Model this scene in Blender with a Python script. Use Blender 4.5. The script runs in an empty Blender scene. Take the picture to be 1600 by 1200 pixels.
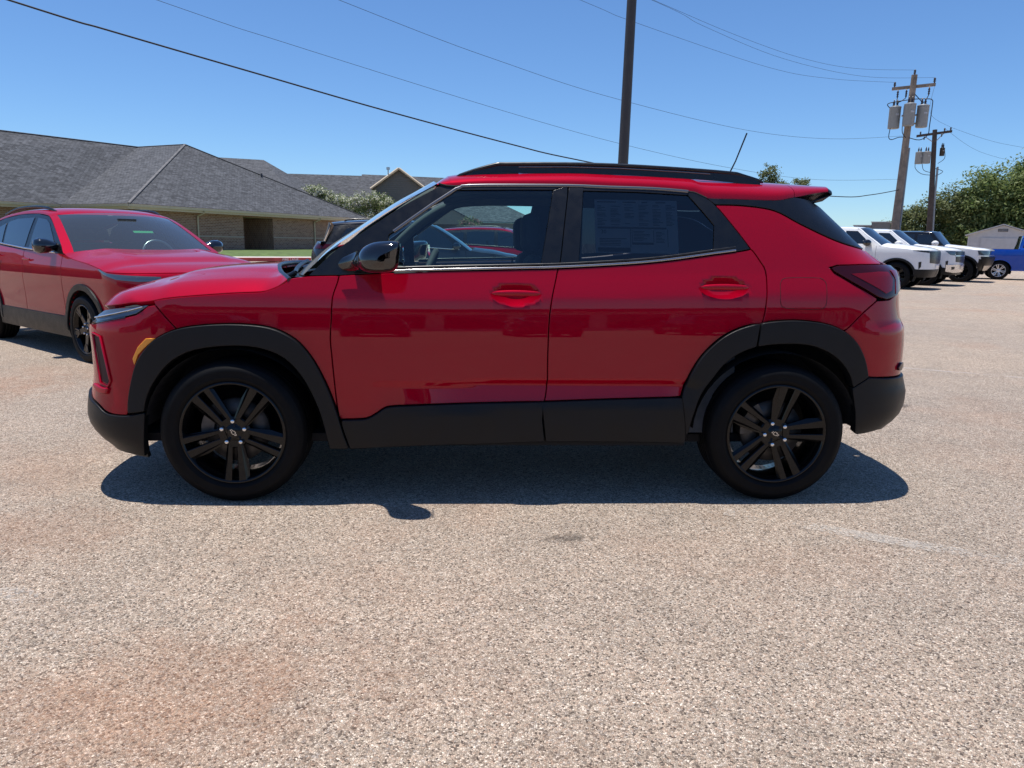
import bpy, bmesh, math, random
from mathutils import Vector, Matrix, noise

# ---------------------------------------------------------------- camera, sky, sun, exposure
scene = bpy.context.scene
COL = scene.collection
random.seed(7)
def setup_camera():
    cam = bpy.data.cameras.new('camera'); ob = bpy.data.objects.new('camera', cam); COL.objects.link(ob)
    yaw, pitch, roll = 0.0526, 0.1908, 0.0155
    fwd = Vector((math.sin(yaw) * math.cos(pitch), math.cos(yaw) * math.cos(pitch), -math.sin(pitch)))
    right = Vector((math.cos(yaw), -math.sin(yaw), 0)); up = right.cross(fwd)
    r2 = right * math.cos(roll) + up * math.sin(roll); u2 = up * math.cos(roll) - right * math.sin(roll)
    m = Matrix((r2, u2, -fwd)).transposed().to_4x4()
    m.translation = Vector((1.1453, -3.4446, 1.2574))
    ob.matrix_world = m
    cam.sensor_width = 36.0; cam.lens = 1150 / 1600 * 36.0
    cam.clip_start = 0.05; cam.clip_end = 3000
    scene.camera = ob
setup_camera()
SUN = Vector((-0.11, 0.065, 1.0)).normalized()          # towards the sun
world = bpy.data.worlds.new('World'); scene.world = world; world.use_nodes = True
wn = world.node_tree.nodes; wl = world.node_tree.links
sky = wn.new('ShaderNodeTexSky'); sky.sky_type = 'NISHITA'; sky.sun_disc = False
sky.sun_elevation = math.asin(SUN.z); sky.sun_rotation = math.atan2(SUN.x, SUN.y)
sky.altitude = 400; sky.air_density = 1.0; sky.dust_density = 0.0; sky.ozone_density = 5.0
bg = wn['Background']; bg.inputs['Strength'].default_value = 0.090
wb_ = wn.new('ShaderNodeMix'); wb_.data_type = 'RGBA'; wb_.blend_type = 'MULTIPLY'; wb_.inputs[0].default_value = 1.0
wb_.inputs[7].default_value = (0.86, 1.09, 1.33, 1)       # the camera's cool daylight balance, even over the whole sky
wl.new(sky.outputs['Color'], wb_.inputs[6]); wl.new(wb_.outputs[2], bg.inputs['Color'])
sl = bpy.data.lights.new('sun', 'SUN'); sl.energy = 4.8; sl.angle = math.radians(0.53); sl.color = (1.0, 0.955, 0.89)
so = bpy.data.objects.new('sun', sl); COL.objects.link(so)
so.rotation_euler = SUN.to_track_quat('Z', 'Y').to_euler(); so.location = (0, 0, 40)
vs = scene.view_settings
vs.view_transform = 'Standard'; vs.look = 'None'; vs.exposure = 0.22; vs.gamma = 1.0
try: vs.use_curve_mapping = False
except Exception: pass
scene.render.engine = 'CYCLES'
scene.cycles.max_bounces = 6; scene.cycles.diffuse_bounces = 3; scene.cycles.glossy_bounces = 4; scene.cycles.transparent_max_bounces = 16
# ---------------------------------------------------------------- helpers
def tag(o, label=None, cat=None, group=None, kind=None):
    if label: o['label'] = label
    if cat: o['category'] = cat
    if group: o['group'] = group
    if kind: o['kind'] = kind
    return o
def empty(name, loc=(0, 0, 0), rz=0.0, label=None, cat=None, group=None):
    o = bpy.data.objects.new(name, None); COL.objects.link(o)
    o.location = loc; o.rotation_euler = (0, 0, rz); o.empty_display_size = 0.3
    return tag(o, label, cat, group)
def link(name, me, parent=None, loc=None, rot=None):
    o = bpy.data.objects.new(name, me); COL.objects.link(o)
    if parent is not None: o.parent = parent
    if loc is not None: o.location = loc
    if rot is not None: o.rotation_euler = rot
    return o
def copy_tree(o, parent=None):
    c = o.copy(); COL.objects.link(c)
    if parent is not None: c.parent = parent
    for ch in list(o.children): copy_tree(ch, c)
    return c
class MB:
    """collects faces, builds ONE mesh"""
    def __init__(s): s.v = []; s.f = []; s.sm = []; s.uv = None
    def add(s, verts, faces, smooth=False):
        b = len(s.v); s.v += [tuple(p) for p in verts]
        for f in faces: s.f.append(tuple(i + b for i in f)); s.sm.append(smooth)
        return s
    def box(s, x0, x1, y0, y1, z0, z1):
        return s.add([(x0,y0,z0),(x1,y0,z0),(x1,y1,z0),(x0,y1,z0),(x0,y0,z1),(x1,y0,z1),(x1,y1,z1),(x0,y1,z1)],
                     [(3,2,1,0),(4,5,6,7),(0,1,5,4),(1,2,6,5),(2,3,7,6),(3,0,4,7)])
    def hull8(s, p):
        return s.add(p, [(3,2,1,0),(4,5,6,7),(0,1,5,4),(1,2,6,5),(2,3,7,6),(3,0,4,7)])
    def tube(s, pts, rad, n=8, caps=True, squash=None):
        pts = [Vector(p) for p in pts]; m = len(pts)
        rads = rad if isinstance(rad, (list, tuple)) else [rad] * m
        rings = []; prev = None
        for i, p in enumerate(pts):
            t = (pts[min(i+1, m-1)] - pts[max(i-1, 0)]).normalized()
            if prev is None:
                ref = Vector((0, 0, 1)) if abs(t.z) < 0.9 else Vector((1, 0, 0))
                a = (ref - t * ref.dot(t)).normalized()
            else: a = (prev - t * prev.dot(t)).normalized()
            prev = a; b = t.cross(a)
            sx, sy = squash if squash else (1, 1)
            rings.append([p + (a * math.cos(2*math.pi*k/n) * sx + b * math.sin(2*math.pi*k/n) * sy) * rads[i] for k in range(n)])
        v = [q for r in rings for q in r]; f = []
        for i in range(m - 1):
            for k in range(n):
                f.append((i*n+k, i*n+(k+1) % n, (i+1)*n+(k+1) % n, (i+1)*n+k))
        s.add(v, f, True)
        if caps:
            s.add(rings[0], [tuple(reversed(range(n)))]); s.add(rings[-1], [tuple(range(n))])
        return s
    def lathe(s, prof, n=32, c=(0, 0, 0), axis='z', smooth=True):
        """prof: (radius, height) list"""
        v = []; f = []
        for r, h in prof:
            for k in range(n):
                a = 2 * math.pi * k / n
                if axis == 'z': v.append((c[0] + r*math.cos(a), c[1] + r*math.sin(a), c[2] + h))
                else: v.append((c[0] + r*math.cos(a), c[1] + h, c[2] + r*math.sin(a)))
        for i in range(len(prof) - 1):
            for k in range(n):
                q = (i*n+k, i*n+(k+1) % n, (i+1)*n+(k+1) % n, (i+1)*n+k)
                f.append(q if axis == 'z' else tuple(reversed(q)))
        return s.add(v, f, smooth)
    def grid(s, rows, smooth=True, flip=False):
        n = len(rows[0]); v = [p for r in rows for p in r]; f = []
        for i in range(len(rows) - 1):
            for j in range(n - 1):
                q = (i*n+j, i*n+j+1, (i+1)*n+j+1, (i+1)*n+j)
                f.append(tuple(reversed(q)) if flip else q)
        return s.add(v, f, smooth)
    def extrude(s, poly, axis, a, b, smooth=False):
        """2-D polygon (CCW) pushed from a to b along axis 'x','y' or 'z'"""
        def P(p, t): return (t, p[0], p[1]) if axis == 'x' else ((p[0], t, p[1]) if axis == 'y' else (p[0], p[1], t))
        n = len(poly); v = [P(p, a) for p in poly] + [P(p, b) for p in poly]
        f = [tuple(reversed(range(n))), tuple(range(n, 2*n))] + [(i, (i+1) % n, n + (i+1) % n, n + i) for i in range(n)]
        return s.add(v, f, smooth)
    def mesh(s, name, mat=None, fix=True, weld=0.0):
        me = bpy.data.meshes.new(name); me.from_pydata([tuple(p) for p in s.v], [], s.f)
        me.polygons.foreach_set('use_smooth', s.sm)
        if fix or weld:
            bm = bmesh.new(); bm.from_mesh(me)
            if weld: bmesh.ops.remove_doubles(bm, verts=bm.verts, dist=weld)
            if fix: bmesh.ops.recalc_face_normals(bm, faces=bm.faces)
            bm.to_mesh(me); bm.free()
        if mat: me.materials.append(mat)
        me.update(); return me
    def build(s, name, mat=None, parent=None, loc=None, rot=None, fix=True, weld=0.0):
        return link(name, s.mesh(name, mat, fix, weld), parent, loc, rot)
def bevel(o, w, seg=2, ang=35):
    m = o.modifiers.new('bevel', 'BEVEL'); m.width = w; m.segments = seg; m.limit_method = 'ANGLE'; m.angle_limit = math.radians(ang)
    m.harden_normals = False
    return o
def subsurf(o, n=2):
    m = o.modifiers.new('sub', 'SUBSURF'); m.levels = n; m.render_levels = n; return o
def smooth_line(pts, n=4):
    """Catmull-Rom through points"""
    if len(pts) < 3: return list(pts)
    out = []; d = len(pts[0])
    for i in range(len(pts) - 1):
        p0 = pts[max(0, i-1)]; p1 = pts[i]; p2 = pts[i+1]; p3 = pts[min(len(pts)-1, i+2)]
        for k in range(n):
            t = k / n; t2 = t*t; t3 = t2*t
            out.append(tuple(0.5 * (2*p1[j] + (p2[j]-p0[j])*t + (2*p0[j]-5*p1[j]+4*p2[j]-p3[j])*t2 + (3*p1[j]-p0[j]-3*p2[j]+p3[j])*t3) for j in range(d)))
    out.append(tuple(pts[-1])); return out
def area2(poly): return sum(poly[i-1][0]*poly[i][1] - poly[i][0]*poly[i-1][1] for i in range(len(poly)))
def clean_poly(poly, eps=1e-4):
    out = []
    for p in poly:
        if not out or math.hypot(p[0]-out[-1][0], p[1]-out[-1][1]) > eps: out.append((p[0], p[1]))
    if math.hypot(out[0][0]-out[-1][0], out[0][1]-out[-1][1]) <= eps: out.pop()
    if area2(out) < 0: out.reverse()
    return out
def inset_poly(poly, d):
    n = len(poly); out = []
    for i in range(n):
        a, b, c = poly[i-1], poly[i], poly[(i+1) % n]
        e1 = (b[0]-a[0], b[1]-a[1]); e2 = (c[0]-b[0], c[1]-b[1])
        l1 = math.hypot(*e1) or 1e-9; l2 = math.hypot(*e2) or 1e-9
        n1 = (-e1[1]/l1, e1[0]/l1); n2 = (-e2[1]/l2, e2[0]/l2)
        m = (n1[0]+n2[0], n1[1]+n2[1]); q = m[0]*m[0]+m[1]*m[1]
        if q < 0.3: m = n1; k = 1.0
        else: k = 2.0 / q
        k = min(k, 2.0)
        out.append((b[0] + m[0]*d*k, b[1] + m[1]*d*k))
    return out
def densify(poly, step):
    out = []
    for i in range(len(poly)):
        a, b = poly[i], poly[(i+1) % len(poly)]
        k = max(1, int(math.ceil(math.hypot(b[0]-a[0], b[1]-a[1]) / step)))
        for j in range(k): out.append((a[0] + (b[0]-a[0])*j/k, a[1] + (b[1]-a[1])*j/k))
    return out
def panel(name, poly, surf, mat, parent, off=0.0, thick=0.02, res=0.04, gap=0.002, round_=0.003, mirror=None, origin=(0, 0, 0), lines=(), only=None):
    """A shell cut to the outline poly on the surface surf(u, v); rounded edge and return flange; mirror = centre plane y"""
    poly = inset_poly(clean_poly(poly), gap + round_)
    poly = clean_poly(densify(poly, res), 5e-4)
    bm = bmesh.new()
    vs_ = [bm.verts.new((p[0], p[1], 0)) for p in poly]
    try: bm.faces.new(vs_)
    except Exception: bm.free(); return None
    us = [p[0] for p in poly]; zs = [p[1] for p in poly]
    def cut(co, no):
        bmesh.ops.bisect_plane(bm, geom=bm.verts[:] + bm.edges[:] + bm.faces[:], plane_co=co, plane_no=no, dist=2e-4)
    k = math.floor(min(us) / res) + 1
    while k * res < max(us): cut((k*res + 1.3e-4, 0, 0), (1, 0, 0)); k += 1
    k = math.floor(min(zs) / res) + 1
    while k * res < max(zs): cut((0, k*res + 1.3e-4, 0), (0, 1, 0)); k += 1
    for l in lines:
        if min(zs) < l < max(zs): cut((0, l, 0), (0, 1, 0))
    bm.verts.ensure_lookup_table(); bm.verts.index_update()
    e = 1e-3; P = []; N = []
    uv = [(v.co.x, v.co.y) for v in bm.verts]
    for (u, v) in uv:
        p = Vector(surf(u, v)); du = Vector(surf(u+e, v)) - Vector(surf(u-e, v)); dv = Vector(surf(u, v+e)) - Vector(surf(u, v-e))
        n = du.cross(dv)
        if n.length < 1e-12: n = Vector((0, -1, 0))
        n.normalize(); P.append(p + n * off); N.append(n)
    faces = [[v.index for v in f.verts] for f in bm.faces]
    nrm = [[N[i] for i in f] for f in faces]
    # boundary loops, oriented
    bed = []
    for ed in bm.edges:
        if len(ed.link_faces) == 1:
            lp = ed.link_loops[0]; bed.append((lp.vert.index, lp.link_loop_next.vert.index))
    bm.free()
    out = {}
    for a, b in bed:
        t = P[b] - P[a]
        for i in (a, b): out.setdefault(i, []).append(t.normalized().cross(N[i]))
    ring1, ring2, T = {}, {}, {}
    for i, l in out.items():
        t = Vector((0, 0, 0))
        for q in l: t += q
        if t.length < 1e-6: t = l[0]
        t.normalize(); T[i] = t
        ring1[i] = len(P); P.append(P[i] + t * round_ - N[i] * round_)
        ring2[i] = len(P); P.append(P[i] + t * round_ - N[i] * thick)
    for a, b in bed:
        faces.append([b, a, ring1[a], ring1[b]]); nrm.append([N[b], N[a], T[a], T[b]])
        faces.append([ring1[b], ring1[a], ring2[a], ring2[b]]); nrm.append([T[b], T[a], T[a], T[b]])
    res_objs = []
    for side in ((0, 1) if mirror is not None else (0,)):
        if only is not None and side != only: continue
        if side == 0: pts = P; fs = faces; ns = nrm
        else:
            pts = [Vector((p.x, 2*mirror - p.y, p.z)) for p in P]
            fs = [list(reversed(f)) for f in faces]; ns = [[Vector((n.x, -n.y, n.z)) for n in reversed(l)] for l in nrm]
        me = bpy.data.meshes.new(name)
        me.from_pydata([(p.x - origin[0], p.y - origin[1], p.z - origin[2]) for p in pts], [], fs)
        me.polygons.foreach_set('use_smooth', [True] * len(me.polygons))
        me.normals_split_custom_set([tuple(n) for l in ns for n in l])
        me.materials.append(mat)
        res_objs.append(link(name, me, parent))
    return res_objs
# ---------------------------------------------------------------- materials
MATS = {}
def new_mat(name):
    m = bpy.data.materials.new(name); m.use_nodes = True; MATS[name] = m
    return m, m.node_tree.nodes, m.node_tree.links, m.node_tree.nodes['Principled BSDF']
def basic(name, col, rough=0.5, metal=0.0, coat=0.0, spec=0.5, var=0.0, vscale=8.0, bump=0.0, bscale=60.0, coat_rough=0.03, rvar=0.0):
    m, n, l, p = new_mat(name)
    p.inputs['Base Color'].default_value = (*col, 1); p.inputs['Roughness'].default_value = rough; p.inputs['Metallic'].default_value = metal
    p.inputs['Coat Weight'].default_value = coat; p.inputs['Coat Roughness'].default_value = coat_rough; p.inputs['Specular IOR Level'].default_value = spec
    tc = n.new('ShaderNodeTexCoord')
    if var or rvar:
        t = n.new('ShaderNodeTexNoise'); t.inputs['Scale'].default_value = vscale; t.inputs['Detail'].default_value = 5
        l.new(tc.outputs['Object'], t.inputs['Vector'])
    if var:
        r = n.new('ShaderNodeValToRGB'); r.color_ramp.elements[0].position = 0.3; r.color_ramp.elements[1].position = 0.7
        r.color_ramp.elements[0].color = (*[c * (1 - var) for c in col], 1); r.color_ramp.elements[1].color = (*[min(1, c * (1 + var)) for c in col], 1)
        l.new(t.outputs['Fac'], r.inputs['Fac']); l.new(r.outputs['Color'], p.inputs['Base Color'])
    if rvar:
        mr = n.new('ShaderNodeMapRange'); mr.inputs['To Min'].default_value = rough - rvar; mr.inputs['To Max'].default_value = rough + rvar
        mr.inputs['From Min'].default_value = 0.3; mr.inputs['From Max'].default_value = 0.7
        l.new(t.outputs['Fac'], mr.inputs['Value']); l.new(mr.outputs['Result'], p.inputs['Roughness'])
    if bump:
        b = n.new('ShaderNodeBump'); b.inputs['Strength'].default_value = bump; b.inputs['Distance'].default_value = 0.01
        t2 = n.new('ShaderNodeTexNoise'); t2.inputs['Scale'].default_value = bscale; t2.inputs['Detail'].default_value = 4
        l.new(tc.outputs['Object'], t2.inputs['Vector']); l.new(t2.outputs['Fac'], b.inputs['Height']); l.new(b.outputs['Normal'], p.inputs['Normal'])
    return m
def paint(name, col, metal=0.35, rough=0.42, dust=0.035):
    """base coat with fine flake under a clear coat, a little dust lying on what faces up"""
    m, n, l, p = new_mat(name)
    tc = n.new('ShaderNodeTexCoord'); v = n.new('ShaderNodeTexVoronoi'); v.inputs['Scale'].default_value = 900
    l.new(tc.outputs['Object'], v.inputs['Vector'])
    h = n.new('ShaderNodeHueSaturation'); h.inputs['Color'].default_value = (*col, 1)
    mr = n.new('ShaderNodeMapRange'); mr.inputs['To Min'].default_value = 0.88; mr.inputs['To Max'].default_value = 1.12
    l.new(v.outputs['Color'], mr.inputs['Value']); l.new(mr.outputs['Result'], h.inputs['Value'])
    t = n.new('ShaderNodeTexNoise'); t.inputs['Scale'].default_value = 5; t.inputs['Detail'].default_value = 6; l.new(tc.outputs['Object'], t.inputs['Vector'])
    dm = n.new('ShaderNodeMapRange'); dm.inputs['From Min'].default_value = 0.35; dm.inputs['From Max'].default_value = 0.75; dm.inputs['To Max'].default_value = dust
    l.new(t.outputs['Fac'], dm.inputs['Value'])
    mx = n.new('ShaderNodeMix'); mx.data_type = 'RGBA'; mx.inputs[7].default_value = (0.5, 0.42, 0.34, 1)
    l.new(dm.outputs['Result'], mx.inputs[0]); l.new(h.outputs['Color'], mx.inputs[6]); l.new(mx.outputs[2], p.inputs['Base Color'])
    p.inputs['Metallic'].default_value = metal; p.inputs['Roughness'].default_value = rough
    p.inputs['Coat Weight'].default_value = 1.0; p.inputs['Coat Roughness'].default_value = 0.004; p.inputs['Coat IOR'].default_value = 1.42; p.inputs['Specular IOR Level'].default_value = 0.0
    # faint orange peel in the clear coat
    t2 = n.new('ShaderNodeTexNoise'); t2.inputs['Scale'].default_value = 160; l.new(tc.outputs['Object'], t2.inputs['Vector'])
    b = n.new('ShaderNodeBump'); b.inputs['Strength'].default_value = 0.02; b.inputs['Distance'].default_value = 0.0006
    l.new(t2.outputs['Fac'], b.inputs['Height']); l.new(b.outputs['Normal'], p.inputs['Coat Normal'])
    return m
def glass(name, tint, refl=1.0, ior=1.5, film=0.0):
    m, n, l, p = new_mat(name); n.remove(p)
    o = n['Material Output']; t = n.new('ShaderNodeBsdfTransparent'); t.inputs['Color'].default_value = (*tint, 1)
    g = n.new('ShaderNodeBsdfGlossy'); g.inputs['Roughness'].default_value = 0.0; g.inputs['Color'].default_value = (refl, refl, refl, 1)
    f = n.new('ShaderNodeFresnel'); f.inputs['IOR'].default_value = ior
    ml = n.new('ShaderNodeMath'); ml.operation = 'MULTIPLY'; ml.inputs[1].default_value = 1.6; ml.use_clamp = True
    mx = n.new('ShaderNodeMixShader'); l.new(f.outputs['Fac'], ml.inputs[0]); l.new(ml.outputs[0], mx.inputs['Fac'])
    l.new(t.outputs[0], mx.inputs[1]); l.new(g.outputs[0], mx.inputs[2]); 
    last = mx.outputs[0]
    if film:      # pale diffuse film: dust, plus sky reflection painted into the pane
        d = n.new('ShaderNodeBsdfDiffuse'); d.inputs['Color'].default_value = (0.42, 0.46, 0.46, 1); m2 = n.new('ShaderNodeMixShader'); m2.inputs['Fac'].default_value = film
        l.new(last, m2.inputs[1]); l.new(d.outputs[0], m2.inputs[2]); last = m2.outputs[0]
    l.new(last, o.inputs['Surface'])
    return m
RED = paint('crimson_metallic_paint', (0.33, 0.0005, 0.014), metal=0.15, rough=0.5, dust=0.001)
CHAR = paint('charcoal_paint', (0.030, 0.033, 0.040), metal=0.5, rough=0.4)
WHITE = paint('white_paint', (0.80, 0.80, 0.79), metal=0.0, rough=0.4, dust=0.06)
BLUE = paint('royal_blue_paint', (0.005, 0.065, 0.38), metal=0.3, rough=0.4)
GLOSSBLACK = basic('gloss_black', (0.006, 0.006, 0.007), 0.08, coat=1.0)
TRIM = basic('black_trim', (0.006, 0.0065, 0.008), 0.30, rvar=0.05, vscale=20)
CLAD = basic('grained_black_plastic', (0.0070, 0.0074, 0.0085), 0.40, spec=0.26, var=0.12, vscale=9, bump=0.12, bscale=420, rvar=0.06)
RUBBER = basic('tyre_rubber', (0.004, 0.004, 0.0045), 0.6, spec=0.14, var=0.25, vscale=14, bump=0.10, bscale=200)
ALLOY_BLACK = basic('black_alloy', (0.003, 0.003, 0.0034), 0.14, spec=0.3, coat=0.12, coat_rough=0.05)
ROTOR = basic('brake_iron', (0.10, 0.095, 0.09), 0.55, metal=0.8, var=0.3, vscale=20)
ALLOY = basic('silver_alloy', (0.62, 0.62, 0.64), 0.3, metal=0.9)
STEEL = basic('brushed_steel', (0.48, 0.47, 0.46), 0.34, metal=1.0, var=0.15, vscale=30)
CHROME = basic('bright_trim', (0.70, 0.70, 0.72), 0.2, metal=1.0)
BELT = basic('satin_belt_trim', (0.36, 0.36, 0.38), 0.22, metal=1.0)
SATIN = basic('satin_dark_trim', (0.20, 0.20, 0.21), 0.3, metal=0.9)
DARK = basic('underbody_black', (0.008, 0.008, 0.009), 0.9)
CABIN = basic('cabin_charcoal', (0.055, 0.060, 0.064), 0.75, var=0.2, vscale=12)
CABIN_LIGHT = basic('cabin_headliner', (0.16, 0.17, 0.17), 0.9)
SEAT = basic('black_seat_cloth', (0.014, 0.015, 0.018), 0.85, bump=0.2, bscale=300)
GLASS_CLEAR = glass('lightly_tinted_glass', (0.74, 0.92, 0.90))
GLASS_SHIELD = glass('windscreen_glass', (0.60, 0.74, 0.72), film=0.075)
GLASS_DARK = glass('privacy_glass', (0.055, 0.075, 0.095))
GLASS_SHEET = glass('privacy_glass_near', (0.27, 0.31, 0.35))
GLASS_SOLID = basic('dark_car_glass', (0.010, 0.014, 0.020), 0.02, coat=0.4, spec=0.6)
LENS_RED = basic('tail_lamp_red', (0.16, 0.003, 0.010), 0.15, spec=0.25, coat=0.3)
LENS_DARK = basic('tail_lamp_smoked', (0.040, 0.003, 0.007), 0.12, spec=0.25, coat=0.25)
SLOT = basic('maroon_slot', (0.030, 0.004, 0.008), 0.5, spec=0.3)
LENS_CLEAR = basic('head_lamp_lens', (0.10, 0.12, 0.14), 0.06, coat=1.0, metal=0.4)
AMBER = basic('amber_reflector', (0.95, 0.33, 0.02), 0.25, coat=0.7)
MIRROR = basic('mirror_glass', (0.85, 0.9, 0.9), 0.02, metal=1.0)
PAPER = basic('sticker_paper', (0.62, 0.64, 0.62), 0.7)
INK = basic('sticker_ink', (0.05, 0.05, 0.06), 0.7)
# ---------------------------------------------------------------- body surfaces
def interp(knots, t):
    """monotone-ish cubic through (t, value) knots"""
    n = len(knots)
    if t <= knots[0][0]: return knots[0][1]
    if t >= knots[-1][0]: return knots[-1][1]
    i = 0
    while knots[i + 1][0] < t: i += 1
    def slope(k):
        if k <= 0: return (knots[1][1] - knots[0][1]) / (knots[1][0] - knots[0][0])
        if k >= n - 1: return (knots[-1][1] - knots[-2][1]) / (knots[-1][0] - knots[-2][0])
        a = (knots[k][1] - knots[k-1][1]) / (knots[k][0] - knots[k-1][0])
        b = (knots[k+1][1] - knots[k][1]) / (knots[k+1][0] - knots[k][0])
        return 0.0 if a * b <= 0 else 2 * a * b / (a + b)
    x0, y0 = knots[i]; x1, y1 = knots[i + 1]; h = x1 - x0; s = (t - x0) / h
    m0, m1 = slope(i) * h, slope(i + 1) * h
    s2, s3 = s * s, s * s * s
    return (2*s3 - 3*s2 + 1) * y0 + (s3 - 2*s2 + s) * m0 + (3*s2 - 2*s3) * y1 + (s3 - s2) * m1

class BodySurf:
    """Outer skin of one flank, unrolled: u runs along the car (x on the flank, arc length round the
    corners), z is height.  y = 0 is the wheel face, y grows inwards, yc is the middle of the car."""
    A = 0.5
    def __init__(s, yc, prof, nose, tail, plan=0.014, mid=1.3, half=1.6, pw=0.72, pwr=0.72, lift=None, scoop=None):
        s.yc, s.prof, s.nose, s.tail, s.plan, s.mid, s.half = yc, prof, nose, tail, plan, mid, half
        s.lift = lift; s.scoop = scoop
        s.tab = {}
        for key, p in (('f', pw), ('r', pwr)):
            B = yc - 0.05; pts = []; L = 0.0; last = None
            for i in range(401):
                t = i / 400 * math.pi / 2
                q = (s.A * math.sin(t) ** p, B * (1 - math.cos(t) ** p) / 1.0)
                if last: L += math.hypot(q[0] - last[0], q[1] - last[1])
                pts.append((L, q[0] / s.A, q[1] / B)); last = q
            s.tab[key] = pts
    def wrap(s, key, d):
        pts = s.tab[key]
        if d <= 0: return d / s.A, 0.0
        if d >= pts[-1][0]: return 1.0, 1.0 + (d - pts[-1][0])
        lo, hi = 0, len(pts) - 1
        while hi - lo > 1:
            m = (lo + hi) // 2
            if pts[m][0] <= d: lo = m
            else: hi = m
        f = (d - pts[lo][0]) / max(1e-9, pts[hi][0] - pts[lo][0])
        return pts[lo][1] + f * (pts[hi][1] - pts[lo][1]), pts[lo][2] + f * (pts[hi][2] - pts[lo][2])
    def umax(s, key): return s.tab[key][-1][0]
    def ufront(s, z): return interp(s.nose, z) + s.A          # where the front corner begins
    def urear(s, z): return interp(s.tail, z) - s.A
    def ucf(s, z): return s.ufront(z) - s.umax('f')           # u of the centre line, front
    def ucr(s, z): return s.urear(z) + s.umax('r')
    def flank(s, x, z):
        zz = z - (interp(s.lift, x) if s.lift else 0.0)
        y = interp(s.prof, zz) + s.plan * ((x - s.mid) / s.half) ** 2
        if s.scoop: y += s.scoop(x, z)
        return y
    def __call__(s, u, z, off=0.0):
        uf, ur = s.ufront(z), s.urear(z)
        if u < uf:
            y0 = s.flank(uf, z); a, b = s.wrap('f', uf - u)
            return (uf - s.A * a, y0 + (s.yc - y0) * b, z)
        if u > ur:
            y0 = s.flank(ur, z); a, b = s.wrap('r', u - ur)
            return (ur + s.A * a, y0 + (s.yc - y0) * b, z)
        return (u, s.flank(u, z), z)
# the near red car: flank section (height, inset), nose and tail (height, x) measured from the front axle
def dish(x, z, cx, cz, rx, rz, depth):
    q = ((x - cx) / rx) ** 2 + ((z - cz) / rz) ** 2
    return depth * (1 - q) ** 1.15 if q < 1 else 0.0
def hero_scoop(x, z):
    if 0.93 < z < 1.15:
        return dish(x, z, 1.342, 1.012, 0.130, 0.056, 0.026) + dish(x, z, 2.343, 1.052, 0.130, 0.056, 0.026)
    # wedge-shaped hollow low in the doors
    a = max(0.0, min(1.0, (x - 0.62) / 0.5)) * max(0.0, min(1.0, (2.28 - x) / 0.22))
    top = 0.575 + 0.012 * (x - 1.2)
    if z > top + 0.03 or a <= 0: return 0.0
    d = (top - z) / 0.12
    w = 0.0
    if d < 0: w = (1 + d / 0.25) * 0.027 if d > -0.25 else 0.0
    elif d < 1: w = 0.027 * (1 - d)
    return w * a
HERO_PROF = [(0.10, 0.075), (0.20, 0.040), (0.30, 0.022), (0.40, 0.017), (0.50, 0.0185), (0.60, 0.0195), (0.70, 0.021),
             (0.80, 0.0235), (0.88, 0.0275), (0.945, 0.0325), (0.982, 0.0365), (0.994, 0.0395), (1.05, 0.0585), (1.10, 0.077), (1.14, 0.090),
             (1.20, 0.110), (1.30, 0.146), (1.40, 0.186), (1.50, 0.230), (1.56, 0.262), (1.62, 0.310)]
HERO_NOSE = [(0.10, -0.70), (0.20, -0.745), (0.25, -0.78), (0.30, -0.835), (0.38, -0.868), (0.45, -0.86), (0.60, -0.833), (0.70, -0.833), (0.80, -0.838), (0.86, -0.825), (0.90, -0.79), (0.95, -0.74), (1.05, -0.64)]
HERO_TAIL = [(0.20, 3.22), (0.25, 3.29), (0.30, 3.335), (0.38, 3.445), (0.45, 3.49), (0.52, 3.495), (0.60, 3.472), (0.70, 3.475), (0.80, 3.472), (0.86, 3.463), (0.90, 3.44), (1.00, 3.425),
             (1.12, 3.42), (1.16, 3.385), (1.20, 3.305), (1.35, 3.13), (1.48, 3.00), (1.62, 2.92)]
HERO = BodySurf(0.87, HERO_PROF, HERO_NOSE, HERO_TAIL, plan=0.016, mid=1.3, half=1.6, lift=[(0.9, 0.0), (1.6, 0.012), (2.6, 0.035), (3.2, 0.04)], scoop=hero_scoop)
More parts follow.
